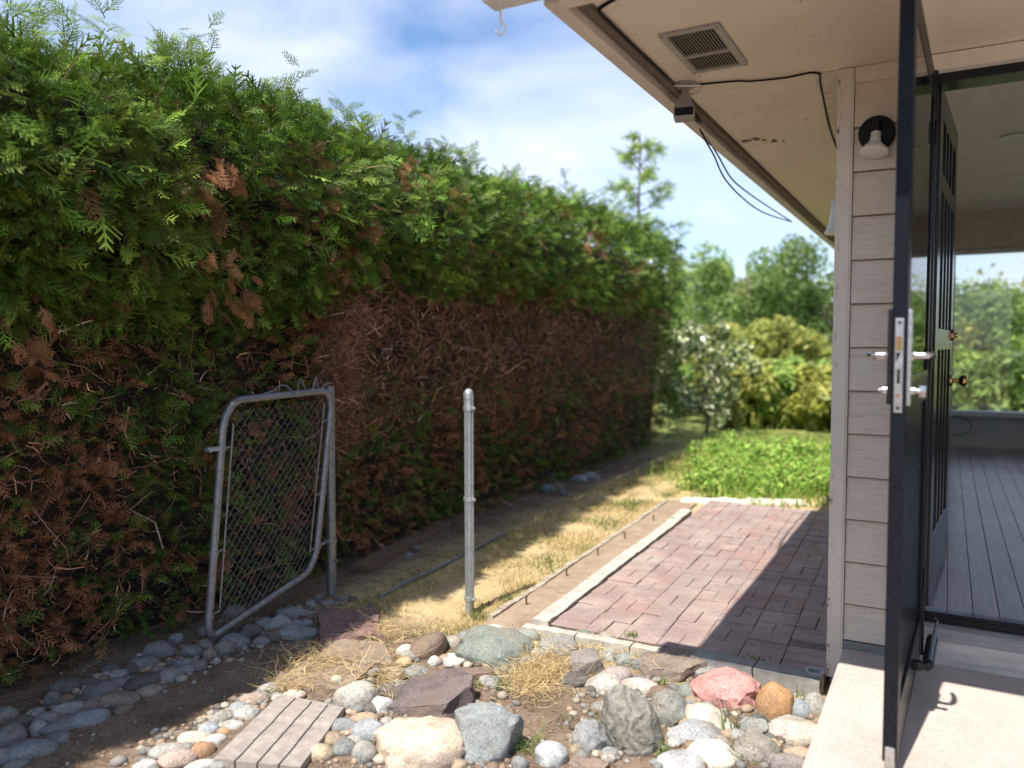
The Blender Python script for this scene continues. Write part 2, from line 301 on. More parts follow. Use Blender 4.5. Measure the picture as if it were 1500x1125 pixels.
def ground_mat():
    m, n, l, b = base_mat('ground'); ge = n.new('ShaderNodeNewGeometry'); v = ge.outputs['Position']
    sx = n.new('ShaderNodeSeparateXYZ'); l.new(v, sx.inputs[0])
    f = tex(n, l, 'Noise', 60, v, 8, .7); g = tex(n, l, 'Noise', 5, v, 6, .6); h = tex(n, l, 'Noise', 1.1, v, 4)
    dirt = mixc(n, l, 1., ramp(n, l, g.outputs['Fac'], [(.3, (.15,.105,.075)), (.7, (.29,.215,.16))]), ramp(n, l, f.outputs['Fac'], [(.3, .6), (.7, 1.3)]), 'MULTIPLY')
    straw = mixc(n, l, 1., ramp(n, l, g.outputs['Fac'], [(.3, (.42,.32,.17)), (.7, (.60,.47,.26))]), ramp(n, l, f.outputs['Fac'], [(.3, .6), (.7, 1.25)]), 'MULTIPLY')
    green = mixc(n, l, 1., ramp(n, l, g.outputs['Fac'], [(.3, (.18,.21,.055)), (.7, (.30,.31,.10))]), ramp(n, l, f.outputs['Fac'], [(.3, .6), (.7, 1.25)]), 'MULTIPLY')
    def rng_(sock, a, b_):
        r = n.new('ShaderNodeMapRange'); r.interpolation_type = 'SMOOTHSTEP'; r.inputs['From Min'].default_value = a; r.inputs['From Max'].default_value = b_; l.new(sock, r.inputs['Value']); return r.outputs[0]
    def mul(a, b_): q = n.new('ShaderNodeMath'); q.operation = 'MULTIPLY'; l.new(a, q.inputs[0]); l.new(b_, q.inputs[1]); return q.outputs[0]
    def wob(sock, k):
        q = n.new('ShaderNodeMath'); q.operation = 'MULTIPLY_ADD'; l.new(h.outputs['Fac'], q.inputs[0]); q.inputs[1].default_value = k; l.new(sock, q.inputs[2]); return q.outputs[0]
    xx = wob(sx.outputs['X'], .6); yy = wob(sx.outputs['Y'], .6)
    lawn = mul(rng_(xx, -2.95, -2.55), rng_(yy, 3.2, 3.7)); c = mixc(n, l, lawn, dirt, straw)
    far = rng_(yy, 8.6, 12.5); c = mixc(n, l, far, c, green)
    l.new(c, b.inputs['Base Color']); b.inputs['Roughness'].default_value = .95; b.inputs['Specular IOR Level'].default_value = .15
    bump(n, l, b, f.outputs['Fac'], .8, .012); return m
M['ground'] = ground_mat()

# ------------------------------------------------------------------ ground (one sheet)
def gz(x, y):
    a = mnoise.noise((x*2.3, y*2.3, 3.1))*.018+mnoise.noise((x*9, y*9, 8.))*.006
    inn = max(0, min(1, (7-abs(y-4))/2))
    return a*inn-.004
xs = np.concatenate([[-600,-200,-80,-30,-14,-8,-6,-5], np.arange(-4.4,-.2,.06), np.arange(-.2,1.6,.2), [2,3,5,8,14,30,80,200,600]])
ys = np.concatenate([[-400,-120,-40,-14,-6,-3,-1,0], np.arange(.5,7.2,.06), np.arange(7.2,12,.25), [13,15,18,23,30,42,60,90,150,300,700]])
nx, ny = len(xs), len(ys)
gv = [(x, y, gz(x, y) if (-5 < x < 2 and 0 < y < 12) else -.004) for y in ys for x in xs]
gf = [(j*nx+i, j*nx+i+1, (j+1)*nx+i+1, (j+1)*nx+i) for j in range(ny-1) for i in range(nx-1)]
me = bpy.data.meshes.new('ground'); me.from_pydata(gv, [], gf); me.polygons.foreach_set('use_smooth', [True]*len(gf)); me.materials.append(M['ground'])
g = bpy.data.objects.new('ground', me); place(g, (0,0,0)); g['kind'] = 'structure'

# ------------------------------------------------------------------ brick patio
PZ = .055
PA = Vector((-1.656, 3.37)); PV = Vector((-.036, 1)).normalized(); PU = Vector((1, .0)).normalized()   # front-left corner, depth axis, width axis
patio = empty('patio', (-1.0, 5.0, 0)); patio['kind'] = 'structure'
mb = MB(); bw = 1.25
P0, P1 = PA, PA+PU*bw; P2 = Vector((-.404, 6.75)); P3 = PA+PV*3.38
mb.prism([(*P0, .0), (*P1, .0), (*P2, .0), (*P3, .0)], (0,0,PZ-.008))
M['joint'] = nmat('joint_sand', (.13,.10,.085), (.22,.17,.14), 40, .95, .4, .004)
mb.build('joint_bed', M['joint'], patio)
BL = .178
def brick_mesh(i):
    b = MB(); r = random.Random(i); b.box(-BL/4+.0015, BL/4-.0015, -BL/2+.0015, BL/2-.0015, -.02, .0, .004)
    me = bpy.data.meshes.new('brick'); me.from_pydata([(x+r.uniform(-.001,.001), y+r.uniform(-.001,.001), z+(r.uniform(-.0015,.001) if z > -.01 else 0)) for x, y, z in b.v], [], b.f); me.materials.append(M['brick']); return me
bms = [brick_mesh(i) for i in range(5)]
extra = MB(); nb = 0
ni, nj = 8, 19
for j in range(nj):
    for i in range(ni):
        cx = (i+.5)*BL; cy = (j+.5)*BL
        if PA.x+cx+PV.x*cy > -.42-BL*.5: continue
        for k in (-1, 1):
            rot = 0 if (i+j) % 2 else math.pi/2
            off = (k*BL/4, 0) if (i+j) % 2 else (0, k*BL/4)
            p = PA+PU*(cx+off[0])+PV*(cy+off[1])
            zz = PZ+rnd.uniform(-.004,.003)+.006*mnoise.noise((p.x*1.5, p.y*1.5, 1))
            if nb < 296:
                o = bpy.data.objects.new('brick', bms[rnd.randrange(5)]); place(o, (p.x, p.y, zz), patio, rot+rnd.uniform(-.012,.012)+math.atan2(-PV.x, PV.y)*.5)
                o.rotation_euler[0] = rnd.uniform(-.008,.008); o.rotation_euler[1] = rnd.uniform(-.008,.008)
                a = rnd.random(); q = rnd.uniform(.93,1.07)
                base = (.295,.212,.195) if a < .6 else ((.285,.218,.204) if a < .9 else (.31,.20,.182))
                o.color = (base[0]*q, base[1]*q, base[2]*q, 1); nb += 1
            else:
                hx, hy = (BL/4-.003, BL/2-.003) if rot == 0 else (BL/2-.003, BL/4-.003)
                extra.box(p.x-hx, p.x+hx, p.y-hy, p.y+hy, zz-.02, zz, .003)
# half column of cut bricks against the house wall
for j in range(nj*2):
    cy = (j+.5)*BL/2; p = PA+PV*cy; x0 = p.x+BL*int((-.42-p.x-.0)/BL); 
    if x0 < -.45: extra.box(x0+.003, -.408, p.y-BL/4+.003, p.y+BL/4-.003, PZ-.02, PZ+rnd.uniform(-.004,.002), .003)
e = extra.build('brick_rows', M['brick'], patio, color=(.28,.21,.197)); e['kind'] = 'stuff'
# pale concrete edging on the left and in front, in lengths
def strip(a, b, wdt, n, z0, z1, name, mat_, gap=.006, side=1):
    a = Vector(a); b = Vector(b); d = (b-a); ln = d.length; d.normalize(); nrm = Vector((-d.y, d.x))*side
    for i in range(n):
        s0 = ln*i/n+gap/2; s1 = ln*(i+1)/n-gap/2; q0 = a+d*s0; q1 = a+d*s1; j = rnd.uniform(-.004,.004)
        m_ = MB(); bm = bmesh.new()
        vs = [bm.verts.new((*q, z)) for z in (z0, z1+j) for q in (q0, q1, q1+nrm*wdt, q0+nrm*wdt)]
        for f in ((3,2,1,0),(4,5,6,7),(0,1,5,4),(1,2,6,5),(2,3,7,6),(3,0,4,7)): bm.faces.new([vs[t] for t in f])
        bmesh.ops.subdivide_edges(bm, edges=bm.edges[:], cuts=6, use_grid_fill=True)
        for v in bm.verts:
            k = Vector(v.co); v.co += Vector((mnoise.noise(k*14), mnoise.noise(k*14+Vector((9,0,0))), mnoise.noise(k*14+Vector((0,9,0)))))*.006
        m_.bm(bm).build(name, mat_, patio, smooth=True)
strip((-1.662,3.36), (-1.79,6.25), .085, 8, -.01, PZ+.006, 'edging_strip', M['concrete'])
strip((-1.76,3.27), (-.95,3.295), .055, 3, -.01, PZ-.002, 'edging_strip', M['concrete'])
strip((-.94,3.275), (-.41,3.262), .10, 2, -.01, PZ+.012, 'edging_block', M['grey_edging'])
strip((-1.975,3.36), (-2.13,6.7), .035, 12, -.02, .032, 'outer_kerb', M['kerb_old'])
strip((-2.10,6.72), (-1.78,6.86), .035, 2, -.02, .03, 'outer_kerb', M['kerb_old'])
mb = MB(); mb.prism([(-1.762,3.27,-.01),(-1.98,3.27,-.01),(-2.13,6.75,-.01),(-1.89,6.75,-.01)][::-1], (0,0,.032)); mb.build('soil_trench', nmat('trench_soil', (.25,.18,.125), (.37,.28,.20), 12, .95, .6, .01), patio)
for i, (px, py) in enumerate([(771,886),(830,844),(876,814),(915,789),(957,763),(805,925)]):
    p = on_z(px, py, .02); mb = MB(); mb.tube([(p[0], p[1], .0), (p[0]+rnd.uniform(-.004,.004), p[1], .062)], .005, 7); mb.lathe([(.009,.0),(.009,.005)], (p[0], p[1], .062), n=10)
    tag(mb.build('edging_spike', M['rust'], None), ['rusty edging spike nearest the corner of the patio trench', 'second rusty edging spike up the soil trench from the corner', 'third rusty edging spike up the soil trench beside the patio', 'fourth rusty edging spike along the soil trench beside the patio', 'farthest rusty edging spike in the soil trench beside the patio', 'rusty edging spike beside front edging strip among grey stones'][i], 'spike', 'edging spikes in the patio trench')

# ------------------------------------------------------------------ landing
mb = MB(); mb.box(-.345, 2.6, .2, 3.395, -.05, .175, .012); o = mb.build('concrete_landing', M['landing']); tag(o, None, None, None, 'structure')

# ------------------------------------------------------------------ house
YW = 3.405; SZ = 2.49; FZ = .34
house = empty('house', (1.8, 6.5, 0)); tag(house, 'beige lap-sided house with deep eave, black doors and bare wooden room inside', 'house')
OX0, OX1 = -.055, .92                         # door opening
mb = MB()
mb.box(-.395, OX0-.03, YW+.012, YW+.16, 0, SZ); mb.box(OX1+.03, 3.6, YW+.012, YW+.16, 0, SZ); mb.box(OX0-.03, OX1+.03, YW+.012, YW+.16, 0, .20)
fw = mb.build('front_wall', M['interior_wall'], house)
mb = MB(); mb.box(-.388, -.25, YW+.16, 9.75, 0, SZ+.3); sw = mb.build('side_wall', M['interior_wall'], house)
zb = .182; i = 0
z0s = [.205]+[.353+.1727*k for k in range(13)]
for k in range(len(z0s)):
    z0 = z0s[k]; z1 = min(z0s[k+1] if k+1 < len(z0s) else 9, SZ-.06)
    if z1-z0 < .02: break
    # each board laps over the one below: bottom edge stands proud
    mb = MB(); mb.prism([(-.343, YW-.012, z0+.005), (-.343, YW+.011, z0+.005), (-.343, YW+.011, z1+.012), (-.343, YW+.000, z1+.012)], (OX0-.045+.343, 0, 0)); mb.build('siding_board', M['siding'], fw)
    if k: mb = MB(); mb.box(-.3425, OX0-.046, YW-.0095, YW+.005, z0-.0005, z0+.0048); mb.build('lap_line', M['lap_brown'], fw)  # thin brown strip along the bottom of each lap
    mb = MB(); mb.prism([(OX1+.1, YW-.012, z0+.005), (OX1+.1, YW+.011, z0+.005), (OX1+.1, YW+.011, z1+.012), (OX1+.1, YW+.000, z1+.012)], (2.4, 0, 0)); mb.build('siding_board', M['siding'], fw)
    mb = MB(); mb.prism([(-.402, YW+.09, z0+.002), (-.389, YW+.09, z0+.002), (-.389, YW+.09, z1+.012), (-.393, YW+.09, z1+.012)][::-1], (0, 6.2, 0)); mb.build('siding_board', M['siding'], sw)
mb = MB(); mb.box(-.343, OX0-.045, YW-.012, YW+.011, .165, .204); mb.build('base_flashing', M['grey_edging'], house)
mb = MB(); mb.box(-.343, OX0-.03, YW-.013, YW+.006, SZ-.062, SZ-.002); mb.build('frieze_board', M['trim'], house)
mb = MB(); mb.box(-.405, -.345, YW-.02, YW+.008, .045, SZ-.002, .003); mb.box(-.362, -.352, YW-.0235, YW-.01, .17, SZ-.004, .002); mb.build('corner_trim', M['trim'], house)
mb = MB(); mb.box(-.4065, -.386, YW-.018, YW+.088, .047, SZ-.003, .003); mb.build('corner_trim', M['trim'], house)
# soffit, fascia, gutter, roof
EX = -1.075; EY = 2.2
mb = MB(); mb.box(EX+.05, 3.6, EY+.06, YW+.012, SZ, SZ+.02); mb.box(EX+.05, -.385, YW+.016, 10.2, SZ, SZ+.02); mb.build('soffit', M['soffit'], house)
mb = MB(); mb.prism([(-.50,YW-.01,SZ-.004),(-.407,YW-.01,SZ-.004),(-.407,5.0,SZ-.004),(-.545,5.0,SZ-.004)], (0,0,.0035)); mb.build('peeling_panel', nmat('peeling_paint', (.50,.42,.33), (.72,.66,.58), 14, .7, .6, .01), house)
mb = MB(); mb.box(EX-.035, EX+.018, EY, 10.3, 2.44, 2.66, .004); mb.build('fascia_board', M['fascia'], house)
mb = MB(); mb.box(EX+.021, EX+.058, EY+.06, 10.2, 2.468, 2.50, .006); mb.build('eave_moulding', M['brown_strip'], house)
mb = MB(); mb.box(EX+.022, 3.6, EY-.02, EY+.035, 2.43, 2.66, .004); mb.build('fascia_board', M['fascia'], house)
# front gutter: an open K-shaped trough with an end cap standing out past the corner
gp = [(-.14,2.555),(-.14,2.535),(-.13,2.535),(-.085,2.445),(-.004,2.445),(-.004,2.555)]
mb = MB(); pts = [(EX-.19, EY-.024+a, b) for a, b in gp]; mb.prism(pts[::-1], (3.6-EX, 0, 0)); mb.build('gutter', M['white_metal'], house)
mb = MB(); c = np.array((EX-.17, EY-.03, 2.445)); mb.tube([c, c+(0,0,-.03), c+(0,.008,-.045)], .004, 7); mb.tube([c+np.array((.016*math.sin(q), .006, -.058+.016*math.cos(q))) for q in np.linspace(0, 5.2, 14)], .0035, 6)
tag(mb.build('gutter_hook', M['white_plastic']), 'small clear curled hook hanging under the gutter end', 'hook')
mb = MB(); mb.prism([(EX-.05,EY-.06,2.663),(3.6,EY-.06,3.75),(3.6,EY-.06,3.83),(EX-.05,EY-.06,2.74)], (0,8.2,0)); mb.build('roof', M['roof'], house)
mb = MB(); mb.prism([(EX-.03,EY+.04,2.662),(3.6,EY+.04,2.662),(3.6,EY+.04,3.74)], (0,.03,0)); mb.build('gable_infill', M['fascia'], house)
M['bare_wood'] = nmat('bare_wood', (.10,.06,.035), (.24,.15,.09), 30, .9, .4)
for px, py, sx_, sy_ in [(1092,206,.030,.012),(1108,203,.020,.016),(1120,205,.012,.010),(1135,206,.022,.012),(1148,207,.008,.008),(1079,208,.008,.006),(1172,300,.006,.01),(1060,190,.004,.004),(1180,175,.005,.006)]:   # places where the paint has come off the soffit
    c = on_z(px, py, SZ); k = 14; rr_ = [rnd.uniform(.45,1.25) for _ in range(k)]; mb = MB(); mb.prism([(c[0]+sx_*rr_[i]*math.cos(6.283*i/k), c[1]+sy_*3*rr_[i]*math.sin(6.283*i/k), SZ-.0015) for i in range(k)], (0,0,.001)); mb.build('paint_flake', M['bare_wood'], house)
for y_ in np.arange(2.35, 9.5, .32):
    for x_ in (EX+.085, -.44): mb = MB(); mb.lathe([(.0035,0),(.0035,.0012)], (x_+rnd.uniform(-.006,.006), y_, SZ-.0011), n=7); mb.build('nail_head', M['rust'] if rnd.random() < .4 else M['vent_grey'], house)
# soffit vent
vent = empty('soffit_vent', (-.806, 2.92, SZ-.012), house)
x0, x1, y0, y1 = -.915, -.70, 2.70, 3.14
mb = MB(); z0, z1 = SZ-.011, SZ-.0005; fwid = .024
mb.box(x0, x1, y0, y0+fwid, z0, z1, .002); mb.box(x0, x1, y1-fwid, y1, z0, z1, .002); mb.box(x0, x0+fwid, y0+fwid, y1-fwid, z0, z1, .002); mb.box(x1-fwid, x1, y0+fwid, y1-fwid, z0, z1, .002)
ym = 2.955; mb.box(x0+fwid, x1-fwid, ym-.009, ym+.009, z0+.001, z1, .001); mb.build('vent_frame', M['vent_grey'], vent)
mb = MB(); mb.box(x0+fwid, x1-fwid, y0+fwid, y1-fwid, SZ-.002, SZ-.0008); mb.build('vent_back', M['dark'], vent)
for half in ((y0+fwid, ym-.009), (ym+.009, y1-fwid)):
    n_ = 15
    for k in range(n_):
        x = x0+fwid+(x1-x0-2*fwid)*(k+.5)/n_; mb = MB(); mb.prism([(x+.0014, half[0], z0+.003), (x+.0034, half[0], z0+.003), (x-.0016, half[0], z1-.002), (x-.0036, half[0], z1-.002)], (0, half[1]-half[0], 0)); mb.build('vent_slat', M['vent_grey'], vent)
for x in (x0+.012, x1-.012):
    for y in (y0+.012, y1-.012): mb = MB(); mb.lathe([(.004,0),(.004,.003)], (x, y, z0-.002), n=8); mb.build('screw', M['rust'], vent)
# door frame, threshold
mb = MB(); mb.box(OX0-.044, OX0, YW-.02, YW+.165, .20, SZ-.003, .003); mb.build('door_jamb', M['black'], house)
mb = MB(); mb.box(OX1, OX1+.05, YW-.02, YW+.165, .20, SZ-.003, .003); mb.build('door_jamb', M['black'], house)
mb = MB(); mb.box(OX0+.001, OX1-.001, YW+.03, YW+.163, 2.395, SZ-.06, .003); mb.build('door_head', M['black'], house)
mb = MB(); mb.box(OX0-.03, OX1+.03, YW-.022, YW+.03, SZ-.062, SZ-.003, .003); mb.build('head_trim', M['trim'], house)
mb = MB(); mb.prism([(OX0,YW-.035,.205),(OX0,YW-.035,.272),(OX0,YW+.02,.300),(OX0,YW+.16,.318),(OX0,YW+.16,.205)][::-1], (OX1-OX0,0,0)); mb.build('threshold', M['sill'], house)
mb = MB(); mb.box(OX0, OX1, YW+.06, YW+.12, .311, .337, .006); mb.build('weather_bar', M['rubber'], house)
mb = MB(); mb.box(OX0-.01, OX1+.05, YW-.016, YW+.02, .13, .205, .003); mb.build('riser', nmat('riser_paint', (.50,.45,.40), (.62,.57,.52), 12, .7, .2), house)
# room behind the door
fl = empty('room_floor', (1.5, 6.6, .30), house)
mb = MB(); mb.box(-.25, 3.4, YW+.16, 9.5, .22, FZ-.022); mb.build('subfloor', M['dark'], fl)
x = -.25
for k in range(40):
    wd = .0905; mb = MB(); mb.box(x+.001, x+wd-.0012, YW+.161, 9.49, FZ-.022, FZ+rnd.uniform(-.0012,.0008), .0018); mb.build('floor_board', M['floor_board'], fl); x += wd
mb = MB(); mb.box(-.25, 3.45, YW+.165, 9.5, 2.78, 2.80); mb.build('room_ceiling', M['ceiling'], house)
mb = MB(); mb.box(3.4, 3.5, YW+.16, 9.5, 0, .7); mb.box(3.4, 3.5, YW+.16, 9.5, 2.45, 2.79); mb.box(3.4, 3.5, YW+.16, 3.9, .701, 2.449); mb.box(3.4, 3.5, 9.2, 9.5, .701, 2.449); mb.box(3.4, 3.5, 6.4, 6.6, .701, 2.449); mb.build('room_wall', M['interior_wall'], house)  # right wall opened out of view so more daylight reaches the room
for a, b in ((3.901, 6.399), (6.601, 9.199)): mb = MB(); mb.box(3.445, 3.452, a, b, .701, 2.449); mb.build('window_pane', M['glass'], house)  # panes of the unseen side windows, added to brighten the room
YB = 9.5
mb = MB(); mb.box(-.249, 3.4, YB, YB+.15, 0, .66); mb.box(-.249, .0, YB, YB+.15, .661, 2.40); mb.box(3.0, 3.4, YB, YB+.15, .661, 2.40); mb.build('back_wall', M['interior_wall'], house)
mb = MB(); mb.box(-.249, 3.4, YB-.03, YB+.16, 2.401, 2.779, .004); mb.build('window_header', M['beam'], house)
win = empty('window', (1.5, YB+.07, .66), house)
mb = MB(); mb.box(.0, 3.0, YB-.06, YB+.14, .661, .715, .006); mb.build('window_sill', M['white_metal'], win)
mb = MB(); mb.box(.002, .05, YB+.03, YB+.11, .716, 2.40, .003); mb.box(2.95, 2.998, YB+.03, YB+.11, .716, 2.40, .003); mb.box(.051, 2.949, YB+.03, YB+.11, 2.35, 2.399, .003); mb.build('window_frame', M['white_metal'], win)
for a, b in ((.05, 1.5), (1.5, 2.95)):
    mb = MB(); mb.box(a, b, YB+.066, YB+.072, .716, 2.35); mb.build('window_pane', M['glass'], win)
mb = MB(); mb.box(-.247, 3.39, YB-.02, YB-.001, FZ, FZ+.09, .003); mb.build('skirting', M['beam'], house)
mb = MB(); mb.lathe([(.075,0),(.088,-.003),(.092,-.009),(.078,-.010),(.06,-.004)], on_y(1489,150,6.2)*[1,1,0]+np.array([0,0,2.779]), n=28); tag(mb.build('ceiling_light', M['white_plastic'], smooth=True), 'white round recessed downlight in the room ceiling', 'downlight')
mb = MB(); c = on_y(1402, 622, YB-.03); mb.tube([c+np.array((.13*math.cos(q), -.01, .10*math.sin(q)-.01)) for q in np.linspace(-1.8, 2.6, 22)]+[c+np.array((-.25,0,.09))], .004, 6)
tag(mb.build('wall_cable', M['rubber']), 'thin dark cable looped below the far window inside', 'cable')
# storm door, standing open at a right angle
DX0, DX1, DY0, DY1, DZ0, DZ1 = -.136, -.098, 2.40, 3.375, .225, 2.41
mb = MB(); st = .07
mb.box(DX0, DX1, DY0, DY0+st, DZ0, DZ1, .004); mb.box(DX0, DX1, DY1-st, DY1, DZ0, DZ1, .004)
mb.box(DX0+.002, DX1-.002, DY0+st, DY1-st, DZ0+.001, DZ0+.14, .003); mb.box(DX0+.002, DX1-.002, DY0+st, DY1-st, DZ1-.10, DZ1-.001, .003); mb.box(DX0+.002, DX1-.002, DY0+st, DY1-st, 1.20, 1.30, .003)
sd = mb.build('storm_door', M['storm_black'], house)
mb = MB(); mb.box(DX0+.012, DX1-.012, DY0+st, DY1-st, DZ0+.14, 1.20); mb.build('kick_panel', M['storm_black'], sd)
mb = MB(); mb.box(DX1-.010, DX1-.004, DY0+st, DY1-st, 1.30, DZ1-.10); mb.build('glass_pane', M['glass'], sd)
for xa, xb in ((DX1-.0035, DX1+.001), (DX0-.004, DX0+.002)):
    mb = MB(); mb.box(xa, xb, DY0+st-.012, DY0+st+.006, 1.31, DZ1-.11, .002); mb.box(xa, xb, DY1-st-.006, DY1-st+.012, 1.31, DZ1-.11, .002); mb.box(xa, xb, DY0+st+.007, DY1-st-.007, 1.29, 1.31, .002); mb.build('glazing_bead', M['black'], sd)
mb = MB(); mb.box(DX0+.006, DX1-.006, DY0+.002, DY1, DZ0-.035, DZ0-.001, .002); mb.build('door_sweep', M['rubber'], sd)
mb = MB(); mb.box(-.128, -.106, DY0-.0035, DY0+.004, 1.215, 1.475, .002); fp = mb.build('lock_faceplate', M['chrome'], sd)
mb = MB(); mb.prism([(-.124,DY0-.004,1.385),(-.110,DY0-.004,1.385),(-.110,DY0-.004,1.425),(-.124,DY0-.004,1.425)], (0,-.007,0)); mb.build('latch_bolt', M['brass'], sd)
mb = MB(); mb.prism([(-.124,DY0-.0045,1.38),(-.112,DY0-.0045,1.38),(-.124,DY0-.0045,1.355)], (0,-.001,0)); mb.box(-.121,-.113,DY0-.0042,DY0-.0036,1.295,1.335); mb.build('latch_slot', M['dark'], sd)
for z in (1.462, 1.262, 1.228): mb = MB(); mb.lathe([(.0048,0),(.0048,.0015)], (-.117, DY0-.0035, z), (0,-1,0), n=12); mb.build('screw', M['dark'] if z != 1.262 else M['brass'], sd)
for s, xf in ((1, DX1), (-1, DX0)):
    mb = MB(); mb.box(xf, xf+s*.011, DY0+.004, DY0+.044, 1.235, 1.50, .003); mb.build('escutcheon', M['chrome'] if s > 0 else M['black'], sd)
    mb = MB(); z = 1.372; mb.lathe([(.015,0),(.014,.006),(.010,.008),(.0095,.03)], (xf+s*.011, DY0+.024, z), (s,0,0), n=16)
    mb.tube([(xf+s*.030,DY0+.022,z),(xf+s*.048,DY0+.026,z+.001),(xf+s*.058,DY0+.045,z+.002),(xf+s*.060,DY0+.08,z),(xf+s*.056,DY0+.115,z-.006),(xf+s*.050,DY0+.135,z-.004)], [.0085,.0095,.010,.0095,.008,.005], 12)
    mb.build('lever_handle', M['nickel'], sd, smooth=True)
    mb = MB(); mb.lathe([(.011,0),(.011,.010),(.007,.012),(.006,.022)], (xf+s*.011, DY0+.024, 1.275), (s,0,0), n=16)
    if s > 0: mb.box(xf+.030, xf+.048, DY0+.020, DY0+.028, 1.258, 1.290, .003)
    mb.build('deadbolt_turn' if s > 0 else 'key_cylinder', M['chrome'], sd, smooth=True)
mb = MB(); mb.tube([(-.052,2.90,.345),(-.052,3.16,.345)], .019, 16); mb.tube([(-.052,2.87,.345),(-.052,2.90,.345)], .013, 12); mb.tube([(-.052,3.16,.345),(-.045,3.36,.348),(-.06,3.40,.35)], .005, 8); mb.box(-.098,-.062,2.865,2.89,.33,.36,.003)
mb.build('door_closer', M['black'], sd, smooth=True)
mb = MB(); mb.box(-.128,-.103,DY0-.012,DY0+.01,DZ0-.03,DZ0+.05,.003); mb.build('corner_bracket', M['chrome'], sd)
for z in (.5, 1.35, 2.2): mb = MB(); mb.tube([(-.093,3.383,z-.04),(-.093,3.383,z+.04)], .007, 10); mb.build('hinge', M['black'], sd)
sd.rotation_euler[2] = -math.atan2(.035, .97); sd.location.x += .0175
# entry door, folded back into the room
ent = empty('entry_door', (-.03, 3.9, .35), house)
hx, hy = -.045, 3.535; ex, ey = .018, 4.42; dv = Vector((ex-hx, ey-hy, 0)); dl = dv.length; dv.normalize(); dn = Vector((dv.y, -dv.x, 0))
def dbox(mb, s0, s1, n0, n1, z0, z1, bev=.003):
    t = MB(); t.box(s0, s1, n0, n1, z0, z1, bev); mb.add([Vector((hx, hy, 0))+dv*v[0]+dn*v[1]+Vector((0,0,v[2])) for v in t.v], [f[::-1] for f in t.f])
ez0, ez1 = .352, 2.425
rails = [(ez0, .62), (1.38, 1.47), (2.03, 2.10), (ez1-.115, ez1)]; stl = [(0, .12)]+[(.12+.1535*k+.105, .12+.1535*(k+1)) for k in range(3)]+[(dl-.12, dl)]
mb = MB(); dbox(mb, .002, dl-.002, -.038, -.012, ez0+.002, ez1-.002, .002); mb.build('door_core', M['black'], ent)
for a, b in rails: mb = MB(); dbox(mb, .12, dl-.12, -.045, 0, a, b); mb.build('rail', M['black'], ent)
sw_ = (dl-.24)/4
for a, b in ((0, .12), (dl-.12, dl)): mb = MB(); dbox(mb, a, b, -.0452, .0002, ez0, ez1); mb.build('stile', M['black'], ent)
for k in range(1, 4):
    s = .12+sw_*k
    for (a, b) in ((.62, 1.38), (1.47, 2.03), (2.10, ez1-.115)): mb = MB(); dbox(mb, s-.022, s+.022, -.044, -.001, a, b); mb.build('mullion', M['black'], ent)
for z, sz in ((1.45, .8), (1.23, 1.)):
    p = Vector((hx, hy, z))+dv*(dl-.06); mb = MB(); mb.lathe([(.028,0),(.026,.008),(.010,.012),(.009,.035),(.022,.042),(.028,.055),(.024,.068),(.008,.073)] if sz == 1 else [(.028,0),(.027,.012),(.012,.016),(.010,.026)], p, dn, n=20); mb.build('door_knob' if sz == 1 else 'deadbolt', M['brass'], ent, smooth=True)

# ------------------------------------------------------------------ fittings under the eave
lc = on_y(1285, 197, YW-.01); lamp = empty('wall_lamp', lc); tag(lamp, 'black round wall lamp base with white flood bulb on siding beside the door', 'wall lamp')
mb = MB(); mb.lathe([(.066,0),(.066,.028),(.060,.036),(.03,.04)], lc, (0,-1,0), n=28); mb.build('lamp_base', M['rubber'], lamp, smooth=True)
mb = MB(); q = Vector(lc)+Vector((0,-.03,.018)); ax = Vector((-.06,-.24,-.97)).normalized(); mb.lathe([(.022,-.02),(.024,.0),(.022,.02)], q, ax, n=18); mb.build('socket', M['black'], lamp, smooth=True)
mb = MB(); mb.lathe([(.016,.0),(.0185,.012),(.019,.045),(.024,.062),(.040,.080),(.050,.090),(.0525,.098),(.050,.103),(.03,.107),(.004,.108)], q, ax, n=30); mb.build('flood_bulb', M['white_plastic'], lamp, smooth=True)
lc = Vector((-.403, 4.0, 1.99)); lamp2 = empty('side_lamp', lc); tag(lamp2, 'white bell-shaped lamp on the side wall round the corner', 'wall lamp')
mb = MB(); mb.lathe([(.045,0),(.045,.02),(.02,.03),(.018,.05)], lc, (-1,0,0), n=18); mb.build('lamp_base', M['black'], lamp2, smooth=True)
mb = MB(); mb.lathe([(.026,.09),(.030,.085),(.036,.03),(.043,-.02),(.054,-.045),(.062,-.06),(.060,-.066),(.02,-.068)], lc+Vector((-.062,0,.0)), (0,0,1), n=26); mb.build('lamp_shade', M['white_plastic'], lamp2, smooth=True)
cc = on_z(1003, 123, SZ); sec = empty('security_camera', (cc[0], cc[1], SZ)); tag(sec, 'grey security camera with black face hanging under the eave', 'camera')
X0, Y0 = cc[0], cc[1]; cd = Vector((.25, -1, -.35)).normalized()
mb = MB(); mb.lathe([(.048,0),(.048,-.008),(.040,-.016),(.018,-.02)], (X0, Y0, SZ), n=26); mb.build('mount_plate', M['grey_plastic'], sec, smooth=True)
mb = MB(); mb.tube([(X0,Y0,SZ-.015),(X0,Y0,SZ-.05)], .017, 14); mb.build('neck', M['grey_plastic'], sec, smooth=True)
rx = Vector((1,.25,0)).normalized(); fy = Vector((.25,-1,0)).normalized(); cz = SZ-.048
def cpt(a, b, z): return Vector((X0, Y0, z))+rx*a+fy*b
mb = MB(); secs = [(.018,-.018,.018,cz),(.026,-.024,.026,cz-.022),(.042,-.034,.040,cz-.058),(.043,-.036,.042,cz-.092),(.036,-.03,.034,cz-.102)]
vs = []; 
